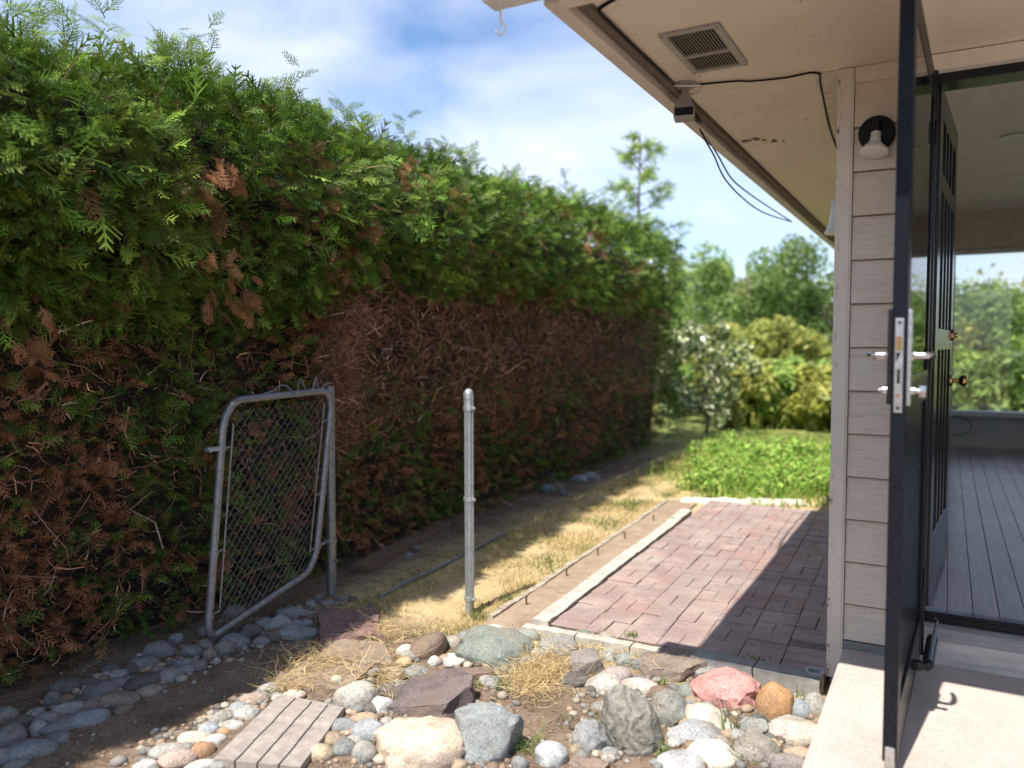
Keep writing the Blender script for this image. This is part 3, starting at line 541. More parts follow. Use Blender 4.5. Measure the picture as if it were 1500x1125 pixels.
for hw, b0, b1, z in secs: vs += [cpt(-hw, b0, z), cpt(hw, b0, z), cpt(hw, b1, z), cpt(-hw, b1, z)]
fs = [(i*4+k, i*4+(k+1) % 4, (i+1)*4+(k+1) % 4, (i+1)*4+k) for i in range(4) for k in range(4)]+[(0,1,2,3),(19,18,17,16)]
mb.add(vs, fs); mb.build('camera_body', M['grey_plastic'], sec)
mb = MB(); mb.add([cpt(-.037,.0445,cz-.060), cpt(.037,.0445,cz-.060), cpt(.037,.0450,cz-.092), cpt(-.037,.0450,cz-.092), cpt(-.037,.035,cz-.060), cpt(.037,.035,cz-.060), cpt(.037,.035,cz-.092), cpt(-.037,.035,cz-.092)], [(3,2,1,0),(0,1,5,4),(1,2,6,5),(2,3,7,6),(3,0,4,7)]); mb.build('face', M['black'], sec)
mb = MB(); mb.lathe([(.010,0),(.010,.004),(.006,.005),(.003,.003)], cpt(0,.045,cz-.076), fy, n=16); mb.build('lens', M['rubber'], sec, smooth=True)
mb = MB(); mb.tube([Vector((X0-.005,Y0+.01,SZ-.013))+Vector((.075*math.cos(q), .062*math.sin(q), -.012*math.sin(q*1.5))) for q in np.linspace(.3, 6.0, 30)], .0035, 6); tag(mb.build('white_cable', M['white_plastic'], smooth=True), 'white cable coiled in a ring round the security camera mount', 'cable')
def cable(pts, r, label, name='black_cable', m='rubber'):
    mb = MB(); P = [Vector(p) for p in pts]; Q = []
    for i in range(len(P)-1):
        a, b, c, d = P[max(i-1,0)], P[i], P[i+1], P[min(i+2,len(P)-1)]
        for t in np.linspace(0, 1, 9)[:-1]: Q.append(.5*((2*b)+(c-a)*t+(2*a-5*b+4*c-d)*t*t+(3*b-a-3*c+d)*t**3))
    Q.append(P[-1]); mb.tube(Q, r, 7); return tag(mb.build(name, M[m], smooth=True), label, 'cable')
cable([on_z(925,-12,SZ-.004), on_z(902,-2,SZ-.004), on_z(878,14,SZ-.006), on_z(885,26,SZ-.012), on_z(935,75,SZ-.012), on_z(975,113,SZ-.012), (X0-.045,Y0-.03,SZ-.01)], .006, 'thick black cable along the brown eave moulding to the camera')
cable([(X0+.04,Y0+.01,SZ-.007), (X0+.2,Y0+.05,SZ-.006), on_z(1100,119,SZ-.006), on_z(1150,114,SZ-.006), on_z(1197,107,SZ-.006), on_z(1203,130,SZ-.009), on_z(1222,208,SZ-.009), (-.57,6.0,SZ-.009)], .004, 'thin dark cable stapled across the soffit from camera to wall')
for k in range(2):
    p = [(X0-.01-.02*k, Y0+.03, SZ-.02), on_x(1018+k*4,172,-1.05), on_x(1033+k*5,205,-1.09), on_x(1046+k*6,228,-1.13), on_x(1062+k*10,262,-1.14), on_x(1090+k*8,292-k*8,-1.14), on_x(1120+k*6,312-k*9,-1.13), on_x(1160,325,-1.11)]
    cable(p, .0045, ['lower of two black cables sagging along the eave past the camera', 'upper of two black cables sagging along the eave past the camera'][k])
mb = MB(); c = on_z(1025,160,SZ-.004); mb.tube([Vector(c)+Vector((.012*math.cos(q), .0, -.012+.012*math.sin(q))) for q in np.linspace(1.4, 5.5, 12)], .002, 6); tag(mb.build('cup_hook', M['rust'], smooth=True), 'tiny rusty cup hook screwed into soffit beside the camera', 'hook')
pp = on_z(1197, 1012, .0); mb = MB(); mb.lathe([(.034,0),(.034,.075),(.036,.078),(.036,.082),(.028,.082),(.027,.02)], (pp[0]-.01, pp[1], .0), n=24); tag(mb.build('drain_pipe', nmat('pvc', (.34,.35,.37),(.46,.47,.48),20,.5,0), smooth=True), 'short grey pipe stub standing at the house corner', 'pipe')

# ------------------------------------------------------------------ posts and gate
def pipe_bands(mb_parent, x, y, zs, r, m):
    for z in zs:
        mb = MB(); mb.lathe([(r+.001,-.011),(r+.0045,-.010),(r+.0045,.010),(r+.001,.011)], (x, y, z), n=20); mb.box(x+r, x+r+.02, y-.012, y-.004, z-.009, z+.009, .002); mb.tube([(x+r+.011,y-.02,z),(x+r+.011,y+.012,z)], .004, 7); mb.build('tension_band', m, mb_parent, smooth=True)
pb = on_z(688, 897, 0); fp_ = empty('fence_post', (pb[0], pb[1], 0)); tag(fp_, 'free-standing pale grey steel fence post with domed cap in the dry grass', 'post')
r = .0235; mb = MB(); mb.tube([(pb[0],pb[1],-.1),(pb[0]-.004,pb[1],1.155)], r, 28); mb.build('pipe', M['galv'], fp_, smooth=True)
mb = MB(); mb.lathe([(r+.002,0),(r+.0025,.028),(r,.034),(.018,.044),(.009,.051),(.001,.053)], (pb[0]-.004, pb[1], 1.125), n=26); mb.build('post_cap', M['galv'], fp_, smooth=True)
pipe_bands(fp_, pb[0]-.003, pb[1], [.075, .60, 1.075], r, M['galv'])
for s in (-1, 1): mb = MB(); mb.box(pb[0]+s*.006-.0025-.002, pb[0]+s*.006+.0025-.002, pb[1]-r-.0035, pb[1]-r+.003, .10, 1.07, .001); mb.build('seam_rib', M['galv'], fp_)
mb = MB(); mb.box(pb[0]+r-.003, pb[0]+r+.0025, pb[1]-.005, pb[1]+.005, .09, 1.14, .001); mb.build('tension_bar', M['galv'], fp_)
gx, gy = -2.985, 3.30; gp_ = empty('gate_post', (gx, gy, 0)); tag(gp_, 'grey steel gate post against the hedge, right of the leaning gate', 'post')
top = on_y(482, 566, gy); r = .026
mb = MB(); mb.tube([(gx,gy,-.1),(gx,gy,top[2])], r, 24); mb.build('pipe', M['galv_dull'], gp_, smooth=True)
pipe_bands(gp_, gx, gy, [.20], r, M['galv_dull'])
mb = MB(); mb.box(gx-.012, gx+.012, gy-r-.006, gy-r+.004, .88, .93, .003); mb.build('hinge_clip', M['galv'], gp_)
GX = -2.93
def gpt(px, py, dx=0.): return Vector(on_x(px, py, GX+dx))
TL, TR, BR, BL_ = gpt(329,588), gpt(487,571,-.03), gpt(461,832,-.03), gpt(304,938)
def G(u, v, n=0.):    # u along, v up
    a = BL_.lerp(BR, u); b = TL.lerp(TR, u); q = a.lerp(b, v); return q+Vector((n, 0, 0))
gate = empty('chain_link_gate', G(.5,0)); tag(gate, 'sagging chain-link gate with round tube frame leaning before the hedge', 'gate')
gw = (BR-BL_).length; gh = (TL-BL_).length; cru, crv = .13, .13
def arc(cu, cv, a0, a1): return [G(cu+cru*math.cos(q), cv+crv*math.sin(q)) for q in np.linspace(a0, a1, 9)]
pi = math.pi
loop = arc(.17-.04,.13,pi*1.0,pi*1.5)[:0]
pts = []
for cu, cv, a0 in ((1-cru,1-crv,0),(cru,1-crv,pi/2),(cru*.55,crv*.55,pi),(1-cru,crv,1.5*pi)):
    ru, rv = (cru, crv) if (cu, cv) != (cru*.55, crv*.55) else (cru*.55, crv*.55)
    pts += [G(cu+ru*math.cos(q), cv+rv*math.sin(q)) for q in np.linspace(a0, a0+pi/2, 9)]
pts.append(pts[0]); mb = MB(); mb.tube(pts, .0185, 16, caps=False); mb.build('tube_frame', M['galv_dull'], gate, smooth=True)
mb = MB()
for u in (.075, .915): mb.__init__(); mb.tube([G(u,.11,.006), G(u,.90 if u < .5 else .93,.006)], .0045, 7); mb.build('tension_bar', M['galv_dull'], gate)
npit = 13; prow = 17
for k in range(npit*2-1):                      # each fabric wire zigzags and hooks round its neighbour
    P = []
    for j in range(prow*2+1):
        u = .075+.84*(k+((j+k) % 2)*1.0+0.0)/(npit*2); v = .035+.945*j/(prow*2)
        lo = .035+max(0, (u-.87))*1.0+max(0,(.07-u)); hi = .975-max(0, (.13-u))*.9-max(0, (u-.87))*.8
        if v < lo or v > hi: continue
        sg = (j+k) % 2; P += [G(u, v, .006+(.0025 if sg else -.0025))]
    if len(P) > 2: mb = MB(); mb.tube(P, .0019, 5); mb.build('wire', M['wire'], gate)
for u, v in ((0,.80),(0,.36),(1,.83),(1,.12),(1,.42),(0,.10)):
    a = G(u, v); mb = MB(); d_ = (G(u, v+.02)-G(u, v-.02)).normalized(); mb.lathe([(.0195,-.012),(.0225,-.011),(.0225,.011),(.0195,.012)], a, d_, n=16)
    s = 1 if u < .5 else -1; b = G(u+s*.075, v, .006); mb.tube([a, b], .0055, 6); mb.build('tension_band', M['galv_dull'], gate, smooth=True)
a = G(0,.80); mb = MB(); mb.tube([a, a+Vector((0,-.085,.004))], .012, 10); mb.tube([a+Vector((.0,-.085,.0)), a+Vector((.035,-.09,.0))], .006, 8); mb.build('fork_latch', M['galv'], gate, smooth=True)
for v in (.83, .12): a = G(1, v); mb = MB(); mb.tube([a, Vector((gx, gy-.02, a.z))], .009, 8); mb.lathe([(.0275,-.016),(.0305,-.015),(.0305,.015),(.0275,.016)], (gx, gy, a.z), n=18); mb.build('hinge', M['galv_dull'], gate, smooth=True)
P = []
for t in np.linspace(.23, 1.0, 46): P.append(G(t-.02, 1.0, 0)+Vector((.012*math.cos(t*31), 0, .030+(.030+.018*math.sin(t*9+1))*math.sin(t*31+2.2*math.sin(t*8))*(1 if t < .85 else .45))))
mb = MB(); mb.tube(P, .0042, 6); mb.build('twisted_wire', M['galv_dull'], gate, smooth=True)

# ------------------------------------------------------------------ rocks
def rock_mesh(seed, sx, sy, sz, kind, sub):
    bm = bmesh.new(); bmesh.ops.create_icosphere(bm, subdivisions=sub, radius=1); r = random.Random(seed); off = Vector((r.uniform(0,50), r.uniform(0,50), r.uniform(0,50)))
    planes = []
    if kind == 'angular':
        for _ in range(20):
            n = Vector((r.gauss(0,1), r.gauss(0,1), r.gauss(0,.8))).normalized(); planes.append((n, r.uniform(.66,.97)))
        planes.append((Vector((r.uniform(-.15,.15), r.uniform(-.3,.1), 1)).normalized(), .62))
    elif kind == 'slab':
        planes = [(Vector((.05,-.1,1)).normalized(), .5), (Vector((0,0,-1)), .5)]
        for k in range(7): q = k*2*pi/7+r.uniform(-.3,.3); planes.append((Vector((math.cos(q), math.sin(q), r.uniform(-.15,.3))).normalized(), r.uniform(.72,.9)))
    elif kind == 'rough':
        for _ in range(7): n = Vector((r.gauss(0,1), r.gauss(0,1), r.gauss(0,.7))).normalized(); planes.append((n, r.uniform(.78,.95)))
    elif kind == 'river':
        for _ in range(4): n = Vector((r.gauss(0,1), r.gauss(0,1), r.gauss(0,1))).normalized(); planes.append((n, r.uniform(.80,.93)))
    for v in bm.verts:
        p = v.co.copy()
        for n, d in planes:
            k = p.dot(n)-d
            if k > 0: p -= n*k*(.97 if kind != 'river' else .75)
        a = .16 if kind == 'river' else .07
        p *= 1+a*mnoise.noise(p*1.1+off)+.035*mnoise.noise(p*2.8+off)
        if kind == 'rough': p += p.normalized()*(.10*mnoise.noise(p*4+off)+.06*abs(mnoise.noise(p*8+off))+.03*mnoise.noise(p*17+off))
        elif kind != 'river': p += p.normalized()*(.05*mnoise.noise(p*4.5+off)+.028*mnoise.noise(p*11+off)+.012*mnoise.noise(p*25+off))
        else: p += p.normalized()*.008*mnoise.noise(p*9+off)
        v.co = (p.x*sx, p.y*sy, p.z*sz)
    me = bpy.data.meshes.new('stone'); bm.to_mesh(me); bm.free(); me.polygons.foreach_set('use_smooth', [True]*len(me.polygons))
    if kind != 'river': me.set_sharp_from_angle(angle=R_(32))
    return me
nrock = 0
def rock(px, py, wp, hp, col, kind='river', tilt=0., label=None, cat='stone', group=None, sub=3, name='river_stone', m='stone', sink=.35, lift=0.):
    """a stone whose middle shows at px,py and that measures wp x hp pixels of the photo"""
    global nrock; nrock += 1
    d0 = depth(on_z(px, py, .03)); w_ = wp*d0/FPX/2; h_ = hp*d0/FPX/2
    ang = math.atan2(CAM_H, math.hypot(*on_z(px, py, .03)[:2])); sy = min(w_*.85, h_*1.35)
    sz = math.sqrt(max(h_*h_-(sy*math.sin(ang))**2, (.42*h_)**2))/math.cos(ang)
    if kind == 'slab': sz = min(sz, .45*w_)
    c = on_z(px, py, sz*(1-2*sink)*.6+lift)
    k_ = dict(river=1.18, angular=1.26, slab=1.2, rough=1.15)[kind]; me = rock_mesh(nrock*13+5, w_*k_, sy*k_, sz*k_, kind, sub); me.materials.append(M[m])
    o = bpy.data.objects.new(name, me); az = math.atan2(-c[0], c[1])
    place(o, c); o.rotation_mode = 'ZYX'
    # roll about the horizontal sight line, then turn to face the viewer's side
    o.rotation_mode = 'XYZ'; o.rotation_euler = (0, -R_(tilt), az)
    q = rnd.uniform(.9,1.1); o.color = (col[0]*q, col[1]*q, col[2]*q, 1)
    tag(o, label, cat, group); return o
GREY = (.25,.255,.25); BLUE = (.21,.235,.26); GREEN = (.22,.25,.22); CREAM = (.62,.55,.44); WHITE = (.50,.49,.46); BROWN = (.20,.145,.11); TAN = (.36,.28,.20); PINK = (.52,.27,.25); ORANGE = (.42,.24,.12); PUR = (.155,.125,.12); DARK = (.13,.125,.12)
hero = [
 (718,952,108,60,GREEN,'angular',-4,'large angular green-grey boulder in front of the fence post'),
 (626,951,58,38,BROWN,'river',28,'smooth brown oblong stone left of the green-grey boulder'),
 (595,954,26,18,CREAM,'river',0,'small cream stone tucked behind the brown oblong stone'),
 (592,971,22,15,(.55,.42,.25),'river',0,'little yellowish stone below the brown oblong stone'),
 (667,971,34,18,WHITE,'angular',-8,'pale split stone under the left end of the green-grey boulder'),
 (631,1026,128,78,PUR,'slab',14,'broad dark purple-brown slab tilted above the cream boulder'),
 (611,1096,122,86,(.66,.54,.42),'angular',6,'large flat-topped cream boulder at the bottom edge'),
 (712,1084,96,104,(.30,.325,.325),'angular',0,'large blue-grey boulder right of the cream boulder'),
 (521,1026,54,46,(.42,.40,.35),'river',10,'pale grey round stone beside the plank paver'),
 (503,1066,36,25,GREY,'river',0,'grey stone below the pale round stone by the paver'),
 (541,1074,46,36,(.32,.34,.35),'river',8,'blue-grey stone left of the purple slab, second from the paver'),
 (470,1106,33,28,(.58,.49,.33),'river',10,'yellowish round stone at the near corner of the plank paver'),
 (505,1097,32,25,GREY,'river',0,'grey cobble right of the yellowish round stone'),
 (532,1105,34,31,(.30,.29,.26),'river',0,'speckled olive cobble left of the big cream boulder'),
 (488,1083,34,20,TAN,'river',0,'tan-grey flat stone along the edge of the plank paver'),
 (532,1054,40,18,TAN,'river',0,'tan flat stone behind the blue-grey one near the paver'),
 (560,1036,30,30,WHITE,'angular',0,'whitish broken stone at the left end of the purple slab'),
 (542,984,30,15,GREY,'river',0,'flat grey stone lying in dry grass above the round stone'),
 (579,989,28,18,TAN,'river',10,'tan stone in the cluster below the brown oblong stone'),
 (611,986,34,19,GREY,'river',0,'grey stone in the middle of the cluster above the slab'),
 (636,970,18,16,WHITE,'river',0,'small white stone between brown oblong and green-grey boulder'),
 (567,1014,26,26,DARK,'angular',0,'dark grey broken stone behind the purple slab'),
 (582,1003,28,13,(.33,.3,.26),'river',0,'low grey-tan stone behind the purple slab'),
 (682,934,26,18,GREY,'river',0,'grey stone at the back left of the green-grey boulder'),
 (662,943,26,22,(.32,.29,.25),'river',0,'tan-grey stone between brown oblong and green-grey boulder'),
 (672,990,98,22,(.21,.155,.12),'slab',2,'low brown slab lying flat behind the purple slab'),
 (722,1003,28,24,GREY,'angular',0,'grey chunk in weeds below the green-grey boulder'),
 (716,1024,24,16,BROWN,'river',0,'small brown stone above the blue-grey boulder'),
 (728,926,36,20,WHITE,'angular',0,'whitish stone behind the green-grey boulder beside the kerb end'),
 (796,930,78,22,(.26,.28,.27),'river',0,'long flat grey-green stone along the patio corner'),
 (817,949,54,27,GREY,'river',0,'grey stone between the straw and the patio corner'),
 (806,1110,44,40,(.42,.43,.43),'river',0,'smooth white-grey stone alone on the dirt at the bottom edge'),
 (859,975,50,44,(.25,.22,.205),'angular',0,'brown-grey rounded boulder right of the straw'),
 (842,998,40,24,DARK,'river',5,'dark grey stone below the brown-grey boulder'),
 (884,1004,46,29,(.50,.47,.42),'river',8,'white oval stone in front of the brown-grey boulder'),
 (855,938,36,26,GREEN,'river',0,'grey-green stone beside the front edging strip'),
 (886,943,34,38,(.46,.44,.40),'angular',-30,'pale upright stone leaning at the front edging strip'),
 (892,962,20,22,WHITE,'river',0,'small white stone under the pale leaning stone'),
 (917,970,28,22,(.28,.31,.30),'river',0,'round grey-green stone left of the brown slab block'),
 (936,976,22,20,GREY,'river',0,'small grey stone against the brown slab block'),
 (903,989,42,24,(.36,.30,.28),'river',5,'pinkish grey stone left of the brown slab block'),
 (937,1007,48,27,(.54,.47,.43),'river',0,'pale pinkish oval stone under the brown slab block'),
 (909,1022,33,32,(.40,.41,.42),'river',0,'light grey egg-shaped stone above the layered rock'),
 (984,976,94,62,(.235,.185,.155),'slab',6,'big brown flat-topped slab block at the patio front edge'),
 (970,1016,36,22,BROWN,'river',0,'brown stone below the slab block'),
 (1008,1013,32,22,GREEN,'river',0,'grey-green stone between slab block and pink rock'),
 (1014,1029,26,17,TAN,'river',0,'small tan stone at the left foot of the pink rock'),
 (1036,989,42,28,GREY,'angular',0,'grey stone in shade between slab block and pink rock'),
 (1066,1016,94,64,PINK,'rough',0,'bright pink rough rock'),
 (1134,1037,48,58,ORANGE,'river',-12,'orange-brown oval boulder right of the pink rock'),
 (1168,1041,40,28,(.27,.30,.31),'river',0,'blue-grey stone right of the orange boulder'),
 (1194,1040,27,44,(.33,.32,.29),'river',0,'upright grey stone against the landing'),
 (1163,1074,68,40,(.47,.43,.37),'river',6,'large pale oval stone beside the landing edge'),
 (1172,1106,40,22,(.42,.31,.23),'river',0,'tan stone near the landing at the bottom edge'),
 (1156,1120,48,28,(.28,.25,.24),'river',0,'grey-brown stone cut by the bottom edge near the landing'),
 (928,1076,72,118,(.24,.225,.19),'rough',18,'tall olive layered rock standing in the dirt'),
 (979,1045,54,56,(.27,.275,.25),'rough',0,'grey-green boulder right of the layered rock'),
 (866,1086,52,52,(.30,.30,.30),'rough',0,'grey boulder with dark blotch left of the layered rock'),
 (884,1038,34,21,(.26,.25,.235),'river',0,'grey stone at the top left of the layered rock'),
 (1034,1057,64,44,(.58,.53,.44),'river',-12,'cream stone below the pink rock'),
 (1020,1077,68,38,(.36,.365,.37),'angular',0,'broken blue-grey stone under the cream one'),
 (1044,1107,68,40,(.60,.57,.49),'river',0,'cream-white speckled oval stone near the bottom edge'),
 (998,1119,62,34,(.42,.42,.42),'river',0,'speckled light grey stone cut by the bottom edge'),
 (1106,1067,44,31,GREY,'angular',0,'grey angular stone under the orange boulder'),
 (1080,1079,24,20,(.33,.32,.30),'river',0,'small grey stone right of the broken blue-grey one'),
 (1105,1097,66,46,(.27,.25,.22),'angular',0,'grey-brown boulder right of the speckled oval stone'),
 (862,1123,60,24,(.27,.20,.16),'slab',0,'brown slab cut by the bottom edge below the blotched boulder'),
 (762,1120,24,22,GREY,'river',0,'small grey stone in weeds right of the blue-grey boulder'),
]
for px, py, wp, hp, c, kd, t, lab in hero:
    big = wp*hp > 1500
    rock(px, py, wp, hp, c, kd, t, lab, 'rock' if big else 'stone', 'rocks of the front rock garden', sub=4 if big else 3, name='boulder' if big else 'river_stone', m='layered' if lab.startswith('tall olive layered') else 'stone')
Bz = lambda l: [(x*.2933, 800+y*.2933, w_*.2933, h_*.2933, c) for x, y, w_, h_, c in l]
sb = Bz([(1030,500,70,58,'w'),(1120,520,88,78,'g'),(1170,482,124,74,'b'),(1045,552,64,62,'t'),(800,525,128,78,'b'),(720,595,124,78,'g'),(845,655,100,74,'b'),(880,628,140,60,'b'),(960,525,84,54,'b'),
 (600,700,104,64,'b'),(585,650,88,54,'w'),(500,735,146,92,'g'),(590,778,160,84,'t'),(470,800,94,50,'t'),(355,815,144,64,'w'),(260,780,58,84,'g'),(330,715,124,92,'d'),(230,870,104,64,'b'),(300,865,64,44,'t'),
 (430,868,184,76,'b'),(285,910,144,64,'b'),(190,925,70,78,'w'),(50,970,120,116,'b'),(140,1032,204,96,'b'),(270,972,114,64,'g'),(20,1062,70,76,'w'),(30,850,96,76,'g'),(880,470,64,54,'b'),(700,690,164,76,'d'),(745,730,114,58,'t'),
 (1320,400,94,76,'b'),(1390,402,112,80,'w'),(1245,432,94,74,'d'),(1450,440,74,60,'w'),(1180,335,94,64,'g'),(1440,330,54,44,'w'),(1020,432,54,54,'g'),(785,627,54,44,'t'),(650,680,58,46,'b'),(1080,576,34,28,'w'),(560,620,90,50,'d'),
 (980,600,90,50,'g'),(440,690,80,60,'d'),(110,880,90,60,'d'),(920,600,90,60,'b'),(1215,455,70,60,'d'),(80,1090,90,50,'g'),(400,770,70,40,'d'),(660,620,70,60,'d'),(1480,400,60,50,'b'),(1380,350,50,40,'d')])
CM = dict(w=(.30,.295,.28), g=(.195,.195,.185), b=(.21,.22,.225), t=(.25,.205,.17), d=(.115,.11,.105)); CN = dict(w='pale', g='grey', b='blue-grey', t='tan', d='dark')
sb.sort(key=lambda q: -q[0])
cnt = {}
ORD = ['first','second','third','fourth','fifth','sixth','seventh','eighth','ninth','tenth','eleventh','twelfth','thirteenth','fourteenth','fifteenth','sixteenth','seventeenth','eighteenth','nineteenth','twentieth']
for x, y, w_, h_, c in sb:
    k = cnt.get(c, 0); cnt[c] = k+1
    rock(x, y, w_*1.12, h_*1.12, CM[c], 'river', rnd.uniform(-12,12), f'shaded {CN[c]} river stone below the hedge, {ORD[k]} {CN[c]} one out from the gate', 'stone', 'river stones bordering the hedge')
sp = Bz([(965,965,124,64,'c'),(1040,920,94,64,'b'),(1160,900,94,54,'w'),(840,1030,144,76,'w'),(890,1068,154,84,'p'),(1078,972,94,56,'w'),(1010,1022,104,74,'o'),(1112,860,114,64,'g'),(1190,810,84,54,'b'),(1230,838,114,74,'w'),(1272,765,124,54,'p'),(1340,716,94,54,'g'),(725,1096,94,48,'w'),(1000,1098,134,50,'w'),(1095,1092,84,58,'g'),(1470,745,94,48,'c'),(1385,760,60,40,'w'),(930,1010,60,50,'g'),(1120,930,60,40,'o')])
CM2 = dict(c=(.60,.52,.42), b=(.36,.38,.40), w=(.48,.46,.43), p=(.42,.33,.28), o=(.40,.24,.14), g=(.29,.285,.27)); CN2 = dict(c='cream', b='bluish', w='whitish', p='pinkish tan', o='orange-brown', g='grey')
sp.sort(key=lambda q: -q[0]); cnt = {}
for x, y, w_, h_, c in sp:
    k = cnt.get(c, 0); cnt[c] = k+1
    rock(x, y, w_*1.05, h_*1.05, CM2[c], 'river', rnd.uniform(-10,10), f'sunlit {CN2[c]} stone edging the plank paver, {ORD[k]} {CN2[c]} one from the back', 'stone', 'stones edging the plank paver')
An = [(410,917,27,24,'w'),(444,914,22,13,'b'),(437,928,50,20,'b'),(454,885,12,10,'w'),(428,900,40,18,'b'),(422,893,14,12,'w'),(412,898,12,14,'w'),(466,876,14,10,'g'),(480,884,18,9,'b'),(500,878,16,9,'g'),(398,933,30,18,'d'),(383,941,20,14,'g')]
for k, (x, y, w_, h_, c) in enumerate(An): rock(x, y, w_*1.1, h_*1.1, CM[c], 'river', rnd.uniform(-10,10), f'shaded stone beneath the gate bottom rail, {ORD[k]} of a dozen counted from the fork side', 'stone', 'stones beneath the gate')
for x, y, w_, h_, c, lab in [(807,702,34,17,(.14,.15,.12),'dark mossy stone on top of the small heap by the hedge board'),(802,718,20,17,(.16,.19,.18),'round dark green stone at the left of the small heap'),(817,716,17,16,(.26,.24,.19),'tan stone in the middle of the small heap'),(825,723,11,11,(.18,.21,.26),'little blue stone at the right of the small heap'),(816,690,26,13,(.13,.13,.11),'dark flat stone behind the hedge board end'),(848,703,20,14,(.27,.31,.35),'left of three blue-grey stones on the hedge bed'),(864,700,18,17,(.30,.34,.38),'middle of three blue-grey stones on the hedge bed'),(875,701,9,9,(.30,.34,.38),'smallest and rightmost of three blue-grey stones on the hedge bed'),(598,815,13,11,(.24,.26,.28),'lone grey stone in shaded grass left of the post'),(612,803,12,9,(.25,.25,.25),'second lone pale stone in shaded grass left of the post')]:
    rock(x, y, w_, h_, c, 'river', 0, lab, 'stone', 'stones on the hedge bed')
for k, px in enumerate(np.linspace(1008, 1168, 13)):
    rock(px, 738+rnd.uniform(-2,1), 24, 14, (.66,.61,.54), 'river', 0, f'whitish stone in the row along the far patio edge, {ORD[k]} from the left', 'stone', 'white stones along the far patio edge')
# loose pebbles and chips: nobody could count them
V = []; T = []; tn = []
ico = bmesh.new(); bmesh.ops.create_icosphere(ico, subdivisions=1, radius=1); iv = np.array([v.co[:] for v in ico.verts]); it = np.array([[v.index for v in f.verts] for f in ico.faces]); ico.free()
def scatter_pebbles(n, gen, r0, r1):
    for _ in range(n):
        x, y = gen(); s = rnd.uniform(r0, r1)*(1 if rnd.random() < .85 else 1.6); q = rnd.uniform(0, 6.28)
        a = iv*[s*rnd.uniform(.8,1.4), s, s*rnd.uniform(.5,.9)]*(1+.25*rng.random((len(iv),1))); a = np.stack([a[:,0]*math.cos(q)-a[:,1]*math.sin(q), a[:,0]*math.sin(q)+a[:,1]*math.cos(q), a[:,2]], 1)+[x, y, gz(x, y)+s*.3]
        T.append(it+len(V)*len(iv)); V.append(a); c = np.array(rnd.choice([(.3,.28,.25),(.22,.22,.21),(.42,.37,.30),(.20,.15,.11),(.33,.24,.17)])); tn.append(np.repeat(c[None]*rnd.uniform(.7,1.2), len(iv), 0))
def g_pix(x0, x1, y0, y1):
    def f(): p = on_z(rnd.uniform(x0, x1), rnd.uniform(y0, y1), 0); return p[0], p[1]
    return f
def g_line(a, b, s):
    def f(): t = rnd.random(); p = on_z(a[0]+(b[0]-a[0])*t, a[1]+(b[1]-a[1])*t, 0); return p[0]+rnd.gauss(0, s), p[1]+rnd.gauss(0, s)
    return f
scatter_pebbles(520, g_pix(480, 760, 960, 1125), .005, .017); scatter_pebbles(560, g_pix(830, 1200, 985, 1125), .005, .018)
scatter_pebbles(500, g_line((0,1080),(480,885), .09), .006, .018); scatter_pebbles(260, g_line((200,1110),(420,1005), .05), .006, .016); scatter_pebbles(900, g_pix(60, 900, 900, 1125), .002, .006)
o = np_mesh('pebbles', np.concatenate(V), np.concatenate(T), M['twig'], tint=np.concatenate(tn), kind='stuff'); tag(o, 'loose pebbles and chips between the stones', 'pebbles')

# ------------------------------------------------------------------ stepping pavers, timbers, hose
def quad_slab(name, px, z0, z1, m, parent=None, cuts=9, amp=.004):
    P = [on_z(x, y, z1) for x, y in px]; bm = bmesh.new()
    vs = [bm.verts.new((p[0], p[1], z)) for z in (z0, z1) for p in P]
    for f in ((3,2,1,0),(4,5,6,7),(0,1,5,4),(1,2,6,5),(2,3,7,6),(3,0,4,7)): bm.faces.new([vs[t] for t in f])
    bmesh.ops.recalc_face_normals(bm, faces=bm.faces[:]); bmesh.ops.subdivide_edges(bm, edges=bm.edges[:], cuts=cuts, use_grid_fill=True)
    for v in bm.verts:
        k = Vector(v.co); v.co += Vector((mnoise.noise(k*11), mnoise.noise(k*11+Vector((9,0,0))), mnoise.noise(k*11+Vector((0,9,0)))*.8))*amp*2+Vector((0,0,mnoise.noise(k*30)*amp*.6))
    return MB().bm(bm).build(name, m, parent, smooth=True)
c = on_z(405, 1066, 0); pv = empty('plank_paver', (c[0], c[1], 0)); tag(pv, 'square tan stepping paver moulded like wooden planks, by the stones', 'paver')
A, B, C_, D_ = np.array((312.,1112.)), np.array((410.,1016.)), np.array((505.,1036.)), np.array((441.,1124.))   # near-left, far-left, far-right, near-right
for k in range(4):
    t0, t1 = k/4+.012, (k+1)/4-.012
    quad_slab('plank', [A+(D_-A)*t0, A+(D_-A)*t1, B+(C_-B)*t1, B+(C_-B)*t0], -.02, .028+rnd.uniform(-.003,.003), M['plank_paver'], pv, 8, .0015)
quad_slab('paver_base', [A, D_, C_, B], -.03, .017, M['plank_paver'], pv, 4, .001)
tag(quad_slab('red_flagstone', [(470,937),(562,931),(548,886),(466,893)], -.03, .03, M['red_flag'], amp=.015), 'purplish red flagstone in the shade in front of the gate post', 'flagstone')
tag(quad_slab('sandy_flagstone', [(455,962),(585,972),(560,940),(480,938)], -.03, .012, M['soil_flag'], amp=.018), 'sandy brown flat flagstone half buried below the red flagstone', 'flagstone')
tag(quad_slab('sandy_flagstone', [(400,1003),(520,1010),(545,978),(440,968)], -.03, .012, M['soil_flag'], amp=.018), 'sandy brown flat flagstone just behind the plank paver', 'flagstone')
